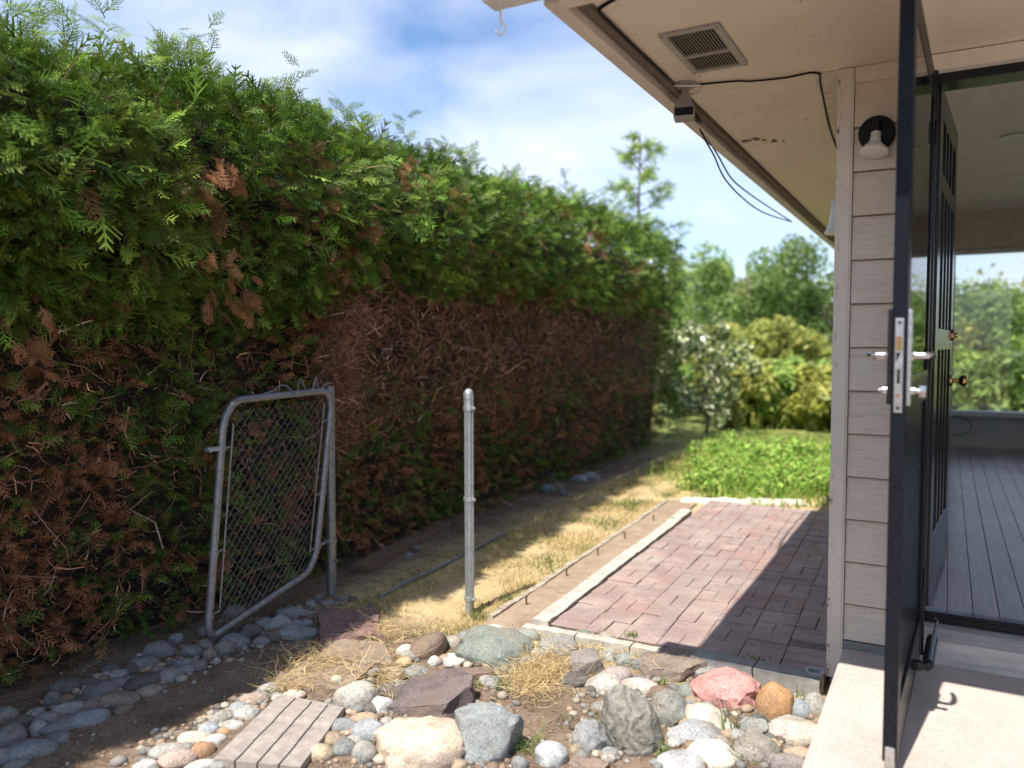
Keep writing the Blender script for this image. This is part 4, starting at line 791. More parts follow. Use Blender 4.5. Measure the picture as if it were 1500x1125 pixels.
for k, (a, b, wd, lab) in enumerate([((528,838),(672,760),.13,'near reddish timber board edging the hedge bed'),((666,772),(702,741),.05,'short splintered timber lying across the edging boards'),((676,750),(800,708),.10,'middle weathered timber board edging the hedge bed'),((790,712),(862,690),.08,'far weathered timber board behind the small stone heap')]):
    a = Vector(on_z(*a, 0)); b = Vector(on_z(*b, 0)); d = (b-a).normalized(); n_ = Vector((-d.y, d.x, 0))*wd/2; mb = MB(); mb.prism([a-n_, b-n_, b+n_, a+n_], (0,0,.045+.01*(k % 2))); o = mb.build('edging_timber', M['timber']); tag(o, lab, 'timber', 'timbers edging the hedge bed')
cable([on_z(556,874,.012), on_z(600,850,.014), on_z(640,832,.012), on_z(690,806,.012), on_z(740,780,.010)], .009, 'thin grey hose lying in the shaded grass behind the post', 'garden_hose', 'hose')

# ------------------------------------------------------------------ hedge
def fan_spray(n_side, sub, wid, seed):
    """flat fern-like cedar spray: unit length along +y, in the xy plane, drooping tip; returns verts, tris"""
    r = random.Random(seed); v = []; t = []
    def strip(p, q, w0, w1):
        p = np.array(p); q = np.array(q); d = q-p; nn = np.array([-d[1], d[0]]); nn = nn/(np.linalg.norm(nn)+1e-9); b = len(v)
        for pt, wd in ((p, w0), (q, w1)):
            for s in (-1, 1): a = pt+nn*s*wd; v.append((a[0], a[1]))
        t.extend([(b, b+1, b+3), (b, b+3, b+2)])
    for k in range(3): strip((0, k/3), (0, (k+1)/3), wid*(1.1-k*.3), wid*(.8-k*.3))
    for k in range(n_side):
        y = .10+.86*(k+.5)/n_side
        for s in (-1, 1):
            ln = (.46*(1-y)**.75+.07)*r.uniform(.75,1.2); an = R_(r.uniform(36,54)); yy = y+r.uniform(-.02,.02)
            e = np.array((s*ln*math.sin(an), yy+ln*math.cos(an))); strip((0, yy), e, wid*.75, wid*.35)
            for q in range(sub):
                f = (q+.7)/(sub+.6); p0 = np.array((0, yy))*(1-f)+e*f; l2 = ln*.36*(1-f*.55)*r.uniform(.7,1.2)
                for s2 in (-1, 1): a2 = an*s+s2*R_(40); strip(p0, p0+l2*np.array((math.sin(a2), math.cos(a2))), wid*.55, wid*.25)
    v = np.array(v); return np.stack([v[:,0], v[:,1], -(.30+.06*(seed % 4))*v[:,1]**2-.4*v[:,0]**2], 1), np.array(t)
HI = [fan_spray(8, 1, .022, s) for s in range(8)]; MID = [fan_spray(6, 1, .028, s+9) for s in range(4)]; MID2 = [fan_spray(5, 1, .03, s+40) for s in range(4)]; LOW = [fan_spray(4, 0, .045, s+20) for s in range(3)]
def norm(a): return a/(np.linalg.norm(a, axis=1, keepdims=True)+1e-9)
def sprays(P, D, S, tint, protos, roll=.9):
    """place flat sprays at P growing along D with length S"""
    N_ = len(P); D = norm(D); up = np.tile([0,0,1.], (N_,1))+rng.normal(0, .25, (N_,3)); n = norm(up-D*(up*D).sum(1, keepdims=True)); s = np.cross(D, n)
    a = rng.normal(0, roll, N_)[:,None]; n2 = n*np.cos(a)+s*np.sin(a); s2 = s*np.cos(a)-n*np.sin(a)
    VV = []; TT = []; CC = []; off = 0; pick = rng.integers(0, len(protos), N_)
    for k, (pv_, pt_) in enumerate(protos):
        ix = np.where(pick == k)[0]
        if not len(ix): continue
        A = (P[ix][:,None]+S[ix][:,None,None]*(pv_[None,:,0,None]*s2[ix][:,None]+pv_[None,:,1,None]*D[ix][:,None]+pv_[None,:,2,None]*n2[ix][:,None]))
        m_ = len(pv_); VV.append(A.reshape(-1,3)); TT.append((pt_[None]+(np.arange(len(ix))*m_)[:,None,None]).reshape(-1,3)+off)
        sh = .75+.5*pv_[:,1]        # tips of a spray are this year's paler growth
        CC.append((tint[ix][:,None]*sh[None,:,None]).reshape(-1,3)); off += len(ix)*m_
    return np.concatenate(VV), np.concatenate(TT), np.concatenate(CC)
def cat(parts):
    V = []; T = []; C = []; o_ = 0
    for v, t, c in parts: V.append(v); T.append(t+o_); C.append(c); o_ += len(v)
    return np.concatenate(V), np.concatenate(T), np.concatenate(C)
def n1d(y, s, k): return np.array([mnoise.noise((float(a)*s, k, 0.3)) for a in y])
def n2d(y, z, s, k): return np.array([mnoise.noise((float(a)*s, float(b)*s, k)) for a, b in zip(y, z)])
HY0, HY1 = -1.2, 10.7
def sampY(n):
    n = int(n)      # denser where the hedge is nearer to the viewer
    u = rng.random(n); a = np.log(1.4); b = np.log(HY1+1.6); y = np.exp(a+(b-a)*u)-1.6+.0
    return np.clip(y*1.0+rng.normal(0,.05,n), HY0, HY1)
prof = np.array([(-3.12,1.58),(-2.93,1.72),(-2.80,1.90),(-2.72,2.10),(-2.70,2.30),(-2.74,2.48),(-2.84,2.62),(-3.0,2.68),(-3.25,2.72),(-3.6,2.72),(-4.0,2.66)])
seg = np.cumsum(np.r_[0, np.linalg.norm(np.diff(prof, axis=0), axis=1)]); seg /= seg[-1]
def prof_at(s):
    x = np.interp(s, seg, prof[:,0]); z = np.interp(s, seg, prof[:,1]); e = .01
    dx = np.interp(np.minimum(s+e,1), seg, prof[:,0])-np.interp(np.maximum(s-e,0), seg, prof[:,0]); dz = np.interp(np.minimum(s+e,1), seg, prof[:,1])-np.interp(np.maximum(s-e,0), seg, prof[:,1])
    n = norm(np.stack([dz, -dx], 1)); return x, z, n
def top_off(y): return -.04+ .028*np.clip(np.asarray(y)-3.5,0,9)+ -.09*np.clip((3.2-np.asarray(y))/1.5,0,1)+ .10*n1d(y, .9, 4.)+.06*n1d(y, 2.6, 7.)
def xsh(y): return -.030*np.clip(np.asarray(y)-3, 0, 9)
def bsh(y): return -.030*np.clip(np.asarray(y)-3, 0, 9)
hedge = empty('cedar_hedge', (-3.4, 5, 0)); tag(hedge, 'tall clipped cedar hedge, green above a brown dead band, along the left side', 'hedge')
GR = np.array([(.10,.195,.024),(.135,.245,.03),(.06,.125,.022),(.20,.29,.045),(.12,.18,.035)])
def upper(n, protos, s0, s1, size, jit, ylo=None):
    s = s0+(s1-s0)*rng.random(n)**1.25; y = sampY(n); x, z, nn = prof_at(s)
    bul = .19*n2d(y, z, 1.7, 2.)+.12*n2d(y, z, 4.5, 5.)-.02
    left = np.clip((3.7-y)/.8, 0, 1)
    z = z+.17*(1-left)*np.clip((2.15-z)/.5, 0, 1)+top_off(y)*np.clip((z-1.8)/.6, 0, 1)-left*.10*np.clip((2.1-z)/.5, 0, 1); x = x+bul*.9+xsh(y)+bsh(y)*np.clip((-2.7-x)*-2+1.2,0,1); dep = rng.random(n)**1.6*jit
    P = np.stack([x-nn[:,0]*dep, y, z-nn[:,1]*dep], 1)
    D = np.stack([nn[:,0]*.9+rng.normal(0,.45,n), rng.normal(-.05,.6,n), nn[:,1]*.45+.30+rng.normal(0,.5,n)], 1)
    c = GR[rng.integers(0,len(GR),n)]*np.exp(rng.normal(-.15,.42,(n,1))); yel = np.clip(n2d(y, z, 1.3, 9.)*1.2, 0, 1)[:,None]; c = c*(1-.35*yel)+np.array((.26,.29,.05))*.35*yel
    br = (n2d(y, z, 3.2, 12.) > .42) & (rng.random(n) < .55) & (s < .5) | (rng.random(n) < .018); c[br] = np.array((.24,.115,.05))*rng.uniform(.6,1.2,(br.sum(),1)); D[br,2] -= .9
    return P, D, size*np.minimum(np.exp(rng.normal(-.08,.33,n)), 1.4), c
parts = [sprays(*upper(6500, HI, .0, .75, .105, .22), HI), sprays(*upper(11500, MID, .0, .8, .078, .13), MID), sprays(*upper(3000, LOW, .7, 1., .17, .2), LOW), sprays(*upper(6000, MID, .0, .7, .12, .45), LOW)]
# leaders: upright shoots along the crest
for k in range(210):
    y = float(sampY(1)[0]); x = rnd.uniform(-3.5,-2.78)+float(xsh(y)+bsh(y)); h = rnd.uniform(.06,.20)*(1.5 if rnd.random() < .15 else 1); z0 = 2.66-.35*max(0, -2.98-x-.0)*0+float(top_off([y])[0])-.05*abs(x+3.1); m_ = 7
    tt = np.linspace(.1, 1, m_); lean = np.array((rnd.uniform(-.25,.3), rnd.uniform(-.25,.3))); P = np.stack([x+lean[0]*h*tt, y+lean[1]*h*tt, z0+h*tt], 1)
    q = rng.uniform(0, 6.28, m_); D = np.stack([np.cos(q)*.8, np.sin(q)*.8, np.full(m_, .75)], 1); parts.append(sprays(P, D, rng.uniform(.08,.14,m_), np.tile(GR[3]*rnd.uniform(.8,1.3), (m_,1)), HI))
for px, py, n, sp_ in [(432,288,16,.07),(318,398,16,.08),(292,262,7,.04),(335,243,8,.04),(470,305,7,.05),(862,345,9,.08),(352,425,8,.05),(590,250,5,.05),(60,490,9,.07)]:   # clumps that have died back and hang
    n *= 2; c = on_x(px, py, -2.72+float(xsh(5) if px > 800 else 0)); P = c+rng.normal(0, sp_, (n,3))*[.5,1,1]; D = np.stack([.5+.2*rng.random(n), rng.normal(.2,.5,n), rng.normal(-.7,.3,n)], 1); parts.append(sprays(P, D, rng.uniform(.05,.11,n), np.array((.33,.15,.07))*rng.uniform(.45,1.3,(n,1)), HI))
V, T, C = cat(parts); o = np_mesh('green_foliage', V, T, M['leaf'], hedge, C, 'stuff')
# trimmed lower face: brown dead band and mixed shade foliage
def face_x(y, z): return xsh(y)-3.30+.10*np.clip(z,0,1.8)+.07*n2d(y, z, 1.5, 21.)+.04*n2d(y, z, 5., 22.)
def ztop(y): return 1.78+.06*n1d(y, 2.2, 31.)-.12*np.clip((3.7-y)/.6,0,1)
n = 13000; y = sampY(n); z = .03+1.78*rng.random(n)
dead = np.clip((z-.95)/.25,0,1)*np.clip((y-3.45)/.25,0,1)                     # clipped back to bare wood right of the gate post
mixn = n2d(y, z, .9, 41.)+.5*n2d(y, z, 3., 42.)
dead = dead*np.clip((9.9-y)/.8,0,1); keep = rng.random(n) > dead*.90; y, z, mixn = y[keep], z[keep], mixn[keep]; n = len(y)
P = np.stack([face_x(y, z)-.06*rng.random(n), y, z], 1); D = np.stack([.7+rng.normal(0,.3,n), rng.normal(0,.6,n), .25+rng.normal(0,.5,n)], 1)
c = GR[rng.integers(0,len(GR),n)]*rng.uniform(.55,1.15,(n,1)); br = (mixn+rng.normal(0,.22,n) > np.where(y < 3.4, .13, .14+.06*np.clip(y-6,0,4))); c[br] = np.array((.40,.18,.085))*rng.uniform(.35,1.2,(br.sum(),1))
V, T, C = sprays(P, D, .085*rng.uniform(.6,1.3,n), c, MID2); np_mesh('lower_foliage', V, T, M['leaf'], hedge, C, 'stuff')
def twigs(P, D, Ln, wd, col, segs=3, curl=.5):
    N_ = len(P); D = norm(D); V = np.zeros((N_, (segs+1)*2, 3)); p = P.copy(); d = D.copy(); side = norm(np.cross(d, norm(rng.normal(0,1,(N_,3)))))
    for k in range(segs+1):
        ww = (wd*(1-.65*k/segs))[:,None]; V[:,2*k] = p-side*ww; V[:,2*k+1] = p+side*ww; d = norm(d+rng.normal(0,curl,(N_,3))); p = p+d*(Ln/segs)[:,None]
    t = np.array([(2*k,2*k+1,2*k+3) for k in range(segs)]+[(2*k,2*k+3,2*k+2) for k in range(segs)]); m_ = (segs+1)*2
    return V.reshape(-1,3), (t[None]+(np.arange(N_)*m_)[:,None,None]).reshape(-1,3), np.repeat(col, m_, 0)
TW = np.array([(.46,.235,.14),(.33,.165,.10),(.52,.31,.20),(.20,.115,.08),(.60,.44,.34)])
def tw(n, zlo, zhi, ylo, ln, wd, jit, outw=.6):
    y = np.maximum(sampY(n), ylo+.3*rng.random(n)) if ylo else sampY(n); z = zlo+(zhi-zlo)*rng.random(n); z = np.minimum(z, ztop(y)+.05)
    P = np.stack([face_x(y, z)-jit*rng.random(n)+.03, y, z], 1); D = np.stack([outw*rng.random(n), rng.normal(0,.7,n), rng.normal(.15,.7,n)], 1)
    return twigs(P, D, ln*rng.uniform(.5,1.5,n), wd*rng.uniform(.6,1.4,n), TW[rng.choice(5, n, p=[.3,.25,.2,.17,.08])]*np.exp(rng.normal(-.35,.5,(n,1))))
parts = [tw(30000, .85, 1.9, 3.45, .075, .0024, .10), tw(5000, .75, 1.92, 3.45, .16, .0034, .16), tw(12000, .03, 1.7, None, .07, .0022, .12), tw(700, .03, 1.9, None, .32, .0045, .2, .2)]
n = 380; ss = .03+.32*rng.random(n); y = sampY(n); x, z, nn = prof_at(ss); P = np.stack([x-.10+xsh(y)+bsh(y), y, z+.1], 1); D = np.stack([nn[:,0]+rng.normal(0,.4,n), rng.normal(0,.5,n), .6+rng.normal(0,.5,n)], 1)
parts.append(twigs(P, D, .22*rng.uniform(.6,1.5,n), .0028*rng.uniform(.6,1.4,n), np.array((.33,.21,.13))*rng.uniform(.5,1.2,(n,1)), 4, .25))   # bare stems in the green part
V, T, C = cat(parts); np_mesh('dead_twigs', V, T, M['twig'], hedge, C, 'stuff')
# far end face, back face
n = 1500; x = rng.uniform(-4.4,-3.3,n); z = .1+2.8*rng.random(n); P = np.stack([x, HY1+.08*rng.random(n), z], 1); D = np.stack([rng.normal(0,.5,n), .8+0*x, .2+rng.normal(0,.4,n)], 1)
V1 = sprays(P, D, .16*rng.uniform(.7,1.2,n), GR[rng.integers(0,5,n)]*.9, LOW); n = 2500; P = np.stack([-4.35-.08*rng.random(n), rng.uniform(HY0,HY1,n), .1+2.6*rng.random(n)], 1); D = np.stack([np.full(n,-.8), rng.normal(0,.5,n), .2+rng.normal(0,.4,n)], 1)
V, T, C = cat([V1, sprays(P, D, .18*rng.uniform(.7,1.2,n), GR[rng.integers(0,5,n)]*.9, LOW)]); np_mesh('back_foliage', V, T, M['leaf'], hedge, C, 'stuff')
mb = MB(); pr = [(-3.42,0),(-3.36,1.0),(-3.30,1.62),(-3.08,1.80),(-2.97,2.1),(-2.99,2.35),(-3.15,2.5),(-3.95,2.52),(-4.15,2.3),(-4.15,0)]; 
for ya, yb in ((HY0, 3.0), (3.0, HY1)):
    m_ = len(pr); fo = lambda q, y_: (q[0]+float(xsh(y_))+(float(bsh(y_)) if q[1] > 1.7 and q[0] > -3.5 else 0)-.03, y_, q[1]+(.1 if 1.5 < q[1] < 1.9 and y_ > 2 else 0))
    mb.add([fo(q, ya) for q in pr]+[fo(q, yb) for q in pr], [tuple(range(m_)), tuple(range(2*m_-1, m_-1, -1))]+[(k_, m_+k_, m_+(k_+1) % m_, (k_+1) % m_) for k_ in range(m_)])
mb.build('light_block_core', M['core'], hedge)  # closed dark solid added inside the hedge to block light
k = 0
for y in np.arange(HY0+.3, HY1, .62):
    mb = MB(); xx = -3.55+float(xsh(y))+rnd.uniform(-.06,.06); mb.tube([(xx,y,-.05),(xx+.03,y+.04,.6),(xx-.02,y,1.3),(xx+.03,y+.05,2.3)], [.06,.05,.04,.02], 8); mb.build('trunk', M['bark'], hedge)

# ------------------------------------------------------------------ grass, straw, litter
def blades(P, h, wd, col, lean=.5, segs=2):
    n = len(P); q = rng.uniform(0, 6.283, n); D = np.stack([np.cos(q)*lean*rng.random(n), np.sin(q)*lean*rng.random(n), np.ones(n)], 1); return twigs(P, D, h, wd, col, segs, .35)
def zz(x, y): return np.array([gz(float(a), float(b)) for a, b in zip(x, y)])
STR = np.array([(.74,.58,.29),(.64,.48,.23),(.80,.66,.38),(.52,.38,.19),(.48,.44,.17)]); GG = np.array([(.13,.19,.04),(.17,.24,.06),(.10,.15,.035)])
n = 52000; u = rng.random(n); yy = 3.0+ (np.exp(u*1.55)-1)/(math.exp(1.55)-1)*6.6; xl = -2.85-.03*(yy-3); xr = -2.02-.045*(yy-3.3); xx = xl+(xr-xl)*rng.random(n)
near = yy < 3.45; xx[near] = np.clip(xx[near], -2.75, -1.95)
dens = n2d(xx, yy, 2.3, 51.); keep = (dens*1.3+.45 > rng.random(n)*.8) & (rng.random(n) < np.clip((xx-xl)/.25+.15, 0, 1)); xx, yy, dens = xx[keep], yy[keep], dens[keep]; n = len(xx)
gm = (n2d(xx, yy, 1.9, 61.) > .18) & (rng.random(n) < .6) | (rng.random(n) < .10); c = STR[rng.integers(0,5,n)]*rng.uniform(.75,1.15,(n,1)); c[gm] = GG[rng.integers(0,3,gm.sum())]*rng.uniform(.8,1.3,(gm.sum(),1))
parts = [blades(np.stack([xx, yy, zz(xx, yy)-.003], 1), .026*rng.uniform(.5,1.6,n)*(1+.25*gm), .0017*np.clip(yy/4,1,2.4), c, 1.4)]
n = 5000; xx = rng.uniform(-2.9,-.6,n); yy = rng.uniform(8.4,13.,n); c = GG[rng.integers(0,3,n)]*rng.uniform(.9,1.5,(n,1)); c[rng.random(n) < .3] = (.34,.30,.12); parts.append(blades(np.stack([xx, yy, 0*xx], 1), .06*rng.uniform(.5,1.5,n), np.full(n,.005), c, .9))
V, T, C = cat(parts); o = np_mesh('dry_grass', V, T, M['straw'], None, C, 'stuff'); tag(o, 'short straw-coloured dry grass strip between hedge and patio', 'grass')
parts = []
for (px, py, rx_, ry_, n) in [(790,985,50,38,800),(770,1005,35,22,300),(880,930,26,18,120),(560,930,45,24,300),(470,975,70,26,420),(560,990,45,30,240),(425,1003,40,14,180),(930,965,30,16,120),(860,955,30,20,150)]:
    P = np.array([on_z(px+rng.normal(0,.5)*rx_, py+rng.normal(0,.5)*ry_, .012) for _ in range(n)]); P[:,2] += rng.random(n)*.025
    D = np.stack([rng.normal(0,1,n), rng.normal(0,1,n), rng.normal(.12,.22,n)], 1); parts.append(twigs(P, D, .10*rng.uniform(.4,1.5,n), .0011*rng.uniform(.7,1.4,n), STR[rng.integers(0,4,n)]*rng.uniform(.7,1.15,(n,1)), 4, .28))
n = 10000; P = np.array([on_z(rng.uniform(0,1150), rng.uniform(890,1125), .006) for _ in range(n)]); keep = (P[:,0] < -.36) & (P[:,1] < 3.3) & (P[:,0] > -3.4); P = P[keep]; n = len(P); P[:,2] = zz(P[:,0], P[:,1])+.003
D = np.stack([rng.normal(0,1,n), rng.normal(0,1,n), rng.normal(0,.1,n)], 1); parts.append(twigs(P, D, .03*rng.uniform(.4,1.8,n), .0010*rng.uniform(.6,1.5,n), np.array((.26,.17,.10))*rng.uniform(.5,1.5,(n,1)), 2, .3))
n = 6000; yy = 1.2+8.3*rng.random(n)**1.4; xx = rng.uniform(-3.5,-2.8,n); P = np.stack([xx, yy, zz(xx, yy)+.004], 1); D = np.stack([rng.normal(0,1,n), rng.normal(0,1,n), rng.normal(0,.1,n)], 1); parts.append(twigs(P, D, .05*rng.uniform(.4,1.6,n), .0016*rng.uniform(.6,1.5,n), np.array((.22,.13,.07))*rng.uniform(.5,1.5,(n,1)), 2, .3))
V, T, C = cat(parts); o = np_mesh('straw_litter', V, T, M['straw'], None, C, 'stuff'); tag(o, 'loose straw and dead needles strewn over the dirt and stones', 'straw')
def tuft(px, py, n, h, label, sp=.03, z=0.):
    c = on_z(px, py, z); P = np.stack([c[0]+rng.normal(0,sp,n), c[1]+rng.normal(0,sp,n), np.full(n, z-.002)], 1); V, T, C = blades(P, h*rng.uniform(.5,1.3,n), .0022*np.ones(n), GG[rng.integers(0,3,n)]*rng.uniform(.9,1.5,(n,1)), .9, 3)
    tag(np_mesh('grass_tuft', V, T, M['leaf'], None, C), label, 'grass tuft', 'green tufts among the stones')
for px, py, n, h, sp_, lab in [(733,1010,36,.07,.02,'green grass tuft below the green-grey boulder'),(700,1008,22,.05,.02,'small green tuft at the right tip of the purple slab'),(768,1098,45,.08,.025,'green tuft right of the blue-grey boulder'),(645,952,18,.05,.015,'little weed right of the brown oblong stone'),(700,905,60,.06,.028,'greenish tuft around the foot of the fence post'),(745,882,60,.045,.016,'low green weeds beside the outer kerb'),(1083,1112,40,.07,.025,'green tuft beside the speckled oval stone at the bottom'),(1066,1072,26,.11,.02,'thin tall weed below the pink rock'),(968,1003,20,.04,.02,'small weed between brown slab block and grey boulder'),(893,1062,30,.05,.03,'small weed left of the layered rock'),(972,1106,28,.05,.02,'weed at the right foot of the layered rock'),(1168,1022,24,.05,.03,'sparse weed near the grey pipe stub'),(857,803,50,.035,.06,'green patch of grass by the outer kerb midway'),(835,1060,16,.06,.03,'sparse blades on the bare dirt'),(745,925,24,.04,.02,'weed on the whitish stone by the kerb end')]: tuft(px, py, n, h, lab, sp_)
tuft(926, 930, 60, .022, 'flat green tuft in the patio joints near the front edge', .018, PZ); tuft(1105, 968, 40, .03, 'shaded green tuft in the patio joint near the edging block', .03, PZ)

# ------------------------------------------------------------------ garden behind
def leaf_cloud(centres, rad, n, size, cols, flat=.0):
    centres = np.array(centres); k = rng.integers(0, len(centres), n); rr = np.array(rad)[k] if hasattr(rad, '__len__') else rad
    d = norm(rng.normal(0,1,(n,3))); P = centres[k]+d*(np.asarray(rr)*(.35+.65*rng.random(n)**.5) if not np.isscalar(rr) else rr*(.35+.65*rng.random(n)**.5))[:,None]
    nr = norm(d*.7+rng.normal(0,.6,(n,3))+np.array((0,-.1,.35))); a = norm(np.cross(nr, norm(rng.normal(0,1,(n,3))))); b = np.cross(nr, a); s = size*rng.uniform(.6,1.4,n)[:,None]
    V = np.stack([P-a*s, P+b*s*.45, P+a*s, P-b*s*.45], 1).reshape(-1,3); T = (np.array([(0,1,2),(0,2,3)])[None]+(np.arange(n)*4)[:,None,None]).reshape(-1,3)
    cl = np.array(cols)[rng.integers(0,len(cols),n)]*rng.uniform(.75,1.3,(n,1))*(rng.uniform(.8,1.2,len(centres))[k])[:,None]
    return V, T, np.repeat(cl, 4, 0)
def tree(name, label, cat_, x, y, h, rad, cols, nl, size, ncl=26, low=.3, group=None, m='leaf', trunk=.09):
    root = empty(name, (x, y, 0)); tag(root, label, cat_, group); cen = []; rr = []; r = random.Random(int(x*100+y*10))
    for _ in range(ncl):
        th = r.uniform(0, 6.28); ph = r.uniform(-.9, 1.0); q = r.random()**.45; zc = h*(low+(1-low)*.5); zr = h*(1-low)*.5
        cen.append((x+rad*q*math.cos(th)*math.sqrt(1-min(1,ph*ph)*.8), y+rad*q*math.sin(th)*math.sqrt(1-min(1,ph*ph)*.8), zc+zr*ph*.85)); rr.append(rad*r.uniform(.16,.36))
    mb = MB(); hh = h*(low+.35); mb.tube([(x,y,-.1),(x+.05,y,hh*.35),(x-.04,y+.03,hh*.7),(x,y,hh)], [trunk,trunk*.8,trunk*.6,trunk*.3], 9)
    for c in cen[:9]: z0 = hh*r.uniform(.35,.9); mb.tube([(x,y,z0), (x+(c[0]-x)*.5, y+(c[1]-y)*.5, z0+(c[2]-z0)*.6), c], [trunk*.4,trunk*.22,trunk*.06], 6)
    mb.build('trunk', M['bark'], root); V, T, C = leaf_cloud(cen, rr, nl, size, cols); np_mesh('crown', V, T, M['garden_leaf' if m == 'leaf' else m], root, C); return root
G1 = [(.18,.28,.07),(.24,.34,.09),(.12,.20,.05)]; G2 = [(.38,.41,.09),(.48,.46,.12),(.28,.32,.08)]; G3 = [(.27,.39,.08),(.36,.47,.11),(.18,.28,.06)]; G4 = [(.28,.30,.15),(.36,.36,.19),(.20,.22,.11)]
def at_d(px, py, Y): p = on_y(px, py, Y); return float(p[0]), float(p[1]), float(p[2])
TREES = [ # px, top row, Y, radius, colours, name, label, category
 (1105,350,24,2.3,G1,'broad_tree','broad green tree in the middle of the garden behind','tree',9000,.085,.25),
 (1165,400,27,2.2,G4,'olive_tree','dull olive tree right of the broad green tree','tree',7000,.085,.2),
 (1030,385,28,2.0,G3,'light_tree','light green tree behind the end of the hedge','tree',6000,.09,.2),
 (1215,420,26,2.0,G4,'olive_tree','greyish tree partly hidden by the house corner','tree',5000,.09,.2),
 (1060,475,17,1.3,G2,'yellow_shrub','yellow-green shrub below the broad green tree','shrub',6000,.06,.05),
 (1155,520,18,1.5,[(.42,.37,.13),(.36,.33,.12),(.28,.28,.09)],'olive_shrub','wide olive-yellow shrub on the lawn near the house corner','shrub',6000,.06,.03),
 (1200,500,20,1.2,G4,'grey_shrub','grey-green shrub beside the house corner','shrub',4000,.06,.05),
 (1000,470,15,.9,G1,'dark_shrub','dark green shrub just beyond the hedge end','shrub',4000,.06,.03),
 (1120,555,15,.8,G2,'low_shrub','low yellow-green shrub in the middle of the lawn','shrub',3500,.05,.02),
]
for px, ty, Y, rad, cols, nm, lab, ct, nl, sz, low in TREES:
    x, y, z = at_d(px, ty, Y); tree(nm, lab, ct, x, y, z, rad, cols, nl, sz, 30, low, None)
x, y, z = at_d(1035, 470, 12.2); tree('glossy_shrub', 'pale glossy-leaved shrub glittering beside the end of the hedge', 'shrub', x, y, z, .78, [(.10,.15,.045),(.34,.42,.14),(.05,.08,.025),(.62,.64,.40)], 3400, .05, 30, .08, None, 'gloss_leaf', .03)
for px, ty, Y, rad, cols, lab in [(1010,430,31,2.6,G1,'wide green tree far behind the hedge end'),(1060,425,33,2.8,G3,'pale green tree far behind, left of the broad tree'),(1140,405,34,3.0,G1,'wide green tree far behind, right of the broad tree'),(1195,440,33,2.8,G3,'pale tree far behind the olive tree'),(1085,540,21,1.6,G3,'light green shrub in front of the far trees'),(1185,560,19,1.3,G2,'yellowish shrub low beside the house corner'),(1020,545,19,1.4,G3,'light green shrub behind the glittering shrub'),(1085,520,14,.9,G2,'bright yellow-green shrub in the middle of the garden'),(1150,535,14.5,1.0,G3,'bright green shrub left of the house corner'),(1120,470,17.5,1.3,G2,'tall yellow-green shrub in front of the broad tree'),(1205,545,14,.8,G2,'bright yellow-green shrub half hidden by the house corner')]:
    x, y, z = at_d(px, ty, Y); tree('garden_tree', lab, 'tree' if Y > 25 else 'shrub', x, y, z, rad, cols, 5000, .10, 34, .02)
# greenery seen through the far window of the room
for k, (px, ty, Y, rad, cols) in enumerate([(1400,425,24,2.2,G1),(1440,418,26,2.3,G2),(1490,428,25,2.2,G1),(1545,415,26,2.4,G3),(1420,520,17,1.2,G3),(1475,530,16,1.3,G1),(1530,515,17,1.3,G3),(1370,430,25,2.,G2),(1340,440,25,2.,G1),(1300,430,27,2.2,G4)]):
    x, y, z = at_d(px, ty, Y); tree('garden_shrub', ['dark green bush seen beside the entry door through the window','yellowish tree through the window, centre of the back row','dark tree seen through the right part of the window','light green tree beyond the right edge of the window','light green low bush through the window, front row left','dark low bush through the window, front row centre','light low bush through the window, front row right','yellowish tree seen through the storm door glass','dark tree behind the doors beyond the house','dull tree behind the house corner'][k], 'bush', x, y, z, rad, cols, 4500, .085, 24, .02)
# slender conifer leader above the hedge end
x, y, z = at_d(938, 195, 12.2); root = empty('conifer_sapling', (x, y, 0)); tag(root, 'slender young conifer rising above the far end of the hedge', 'tree')
mb = MB(); mb.tube([(x,y,-.1),(x+.03,y,2.),(x-.02,y,3.4),(x,y,z)], [.06,.045,.025,.006], 8)
cen = []; rr = []
for k in range(26):
    t = k/25; zc = 2.4+(z-2.5)*t; q = k*2.4; ln = .75*(1-t)**.7+.08; e_ = (x+ln*math.cos(q), y+ln*math.sin(q), zc+.12+.1*math.sin(k)); mb.tube([(x,y,zc-.05), e_], [.012,.004], 5)
    for f in (.3,.5,.65,.8,.9,1.): cen.append((x+(e_[0]-x)*f, y+(e_[1]-y)*f, zc-.05+(e_[2]-zc+.05)*f)); rr.append((math.cos(q), math.sin(q), .15))
mb.build('trunk', M['bark'], root); cen = np.repeat(np.array(cen), 5, 0); rr = np.repeat(np.array(rr), 5, 0); n = len(cen); V, T, C = sprays(cen+rng.normal(0,.03,(n,3)), rr+rng.normal(0,.6,(n,3)), rng.uniform(.10,.22,n), np.array(G3)[rng.integers(0,3,n)], LOW); np_mesh('crown', V, T, M['leaf'], root, C)
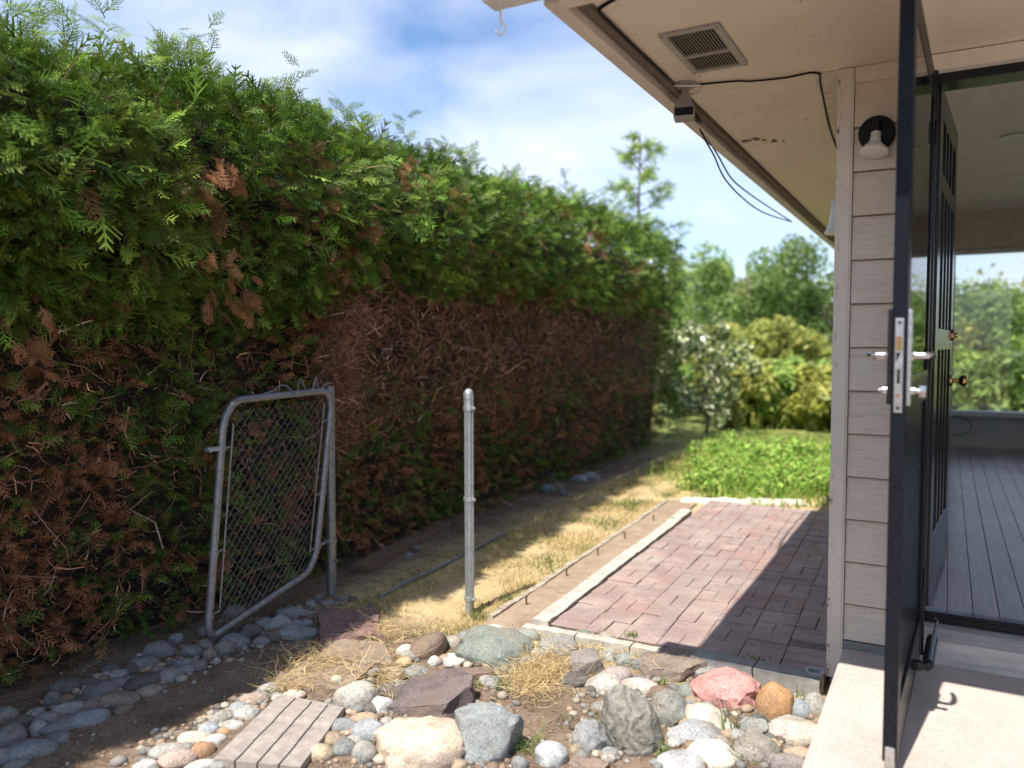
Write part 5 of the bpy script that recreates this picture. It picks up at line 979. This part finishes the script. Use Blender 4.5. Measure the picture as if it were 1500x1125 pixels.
# leafy bed behind the patio
for k in range(27):
    row, kk = divmod(k, 9); px = 1038+kk*20.5+rnd.uniform(-10,10)+row*3; py = (719,699,676)[row]+rnd.uniform(-11,9); p = on_z(px, py, 0); h = rnd.uniform(.07,.15)*(1+.3*row); root = empty('bed_plant', (p[0], p[1], 0))
    tag(root, f'bright green leafy plant, {ORD[kk]} from the left in the {("front","middle","back")[row]} row behind the patio', 'plant', 'plants of the bed behind the patio')
    cen = [(p[0]+rnd.gauss(0,.12), p[1]+rnd.gauss(0,.18), h*rnd.uniform(.25,1.)) for _ in range(9)]; V, T, C = leaf_cloud(cen, [rnd.uniform(.05,.15) for _ in cen], 620, .026, [(.24,.42,.07),(.34,.52,.10),(.16,.30,.05),(.42,.46,.13)]); np_mesh('leaves', V, T, M['leaf'], root, C)
    mb = MB(); [mb.tube([(p[0],p[1],-.01), c_], [.006,.003], 5) for c_ in cen[:4]]; mb.build('stem', M['bark'], root)

n = 9000; P = np.array([on_z(min(1216, 1122+rng.normal(0,52)), 692+rng.normal(0,22), 0) for _ in range(n)]); P[:,:2] += rng.normal(0,.12,(n,2)); P = P[P[:,1] > 6.95]; n = len(P); c = np.array([(.26,.46,.07),(.36,.54,.10),(.18,.34,.05),(.50,.50,.16)])[rng.integers(0,4,n)]*rng.uniform(.7,1.2,(n,1))
V, T, C = blades(P, .15*rng.uniform(.4,1.5,n), np.full(n,.006), c, 1.1, 3); tag(np_mesh('bed_grass', V, T, M['garden_leaf'], None, C, 'stuff'), 'lush bright green grass behind the patio', 'grass')
def short(lab):
    q = []
    for w_ in lab.split():
        if q and w_ in ('in','at','of','left','right','beside','below','above','behind','tucked','lying','standing','leaning','with','under','near','cut','tilted','between','against','alone','along'): break
        q.append(w_)
    return ' '.join(q[:6])
# small stones wedged between the larger rocks
for i, (px, py, wp, hp, c, kd, t, lab) in enumerate(hero):
    if wp*hp < 1200: continue
    for sgn in (-1, 1):
        col = [GREY, (.33,.31,.28), DARK, TAN, (.42,.40,.37)][(i*2+sgn) % 5]; cn = ['grey','light grey','dark','tan','whitish'][(i*2+sgn) % 5]; sz = rnd.uniform(15,24)
        sx, sy_ = px+sgn*wp*rnd.uniform(.42,.54), py+hp*rnd.uniform(.22,.42)
        if sy_ > 1122 or on_z(sx, sy_, 0)[0] > -.43: continue
        rock(sx, sy_, sz, sz*.75, col, 'river', rnd.uniform(-20,20), f"small {cn} stone at the {'left' if sgn < 0 else 'right'} foot of the "+short(lab), 'stone', 'small stones wedged between the rocks')
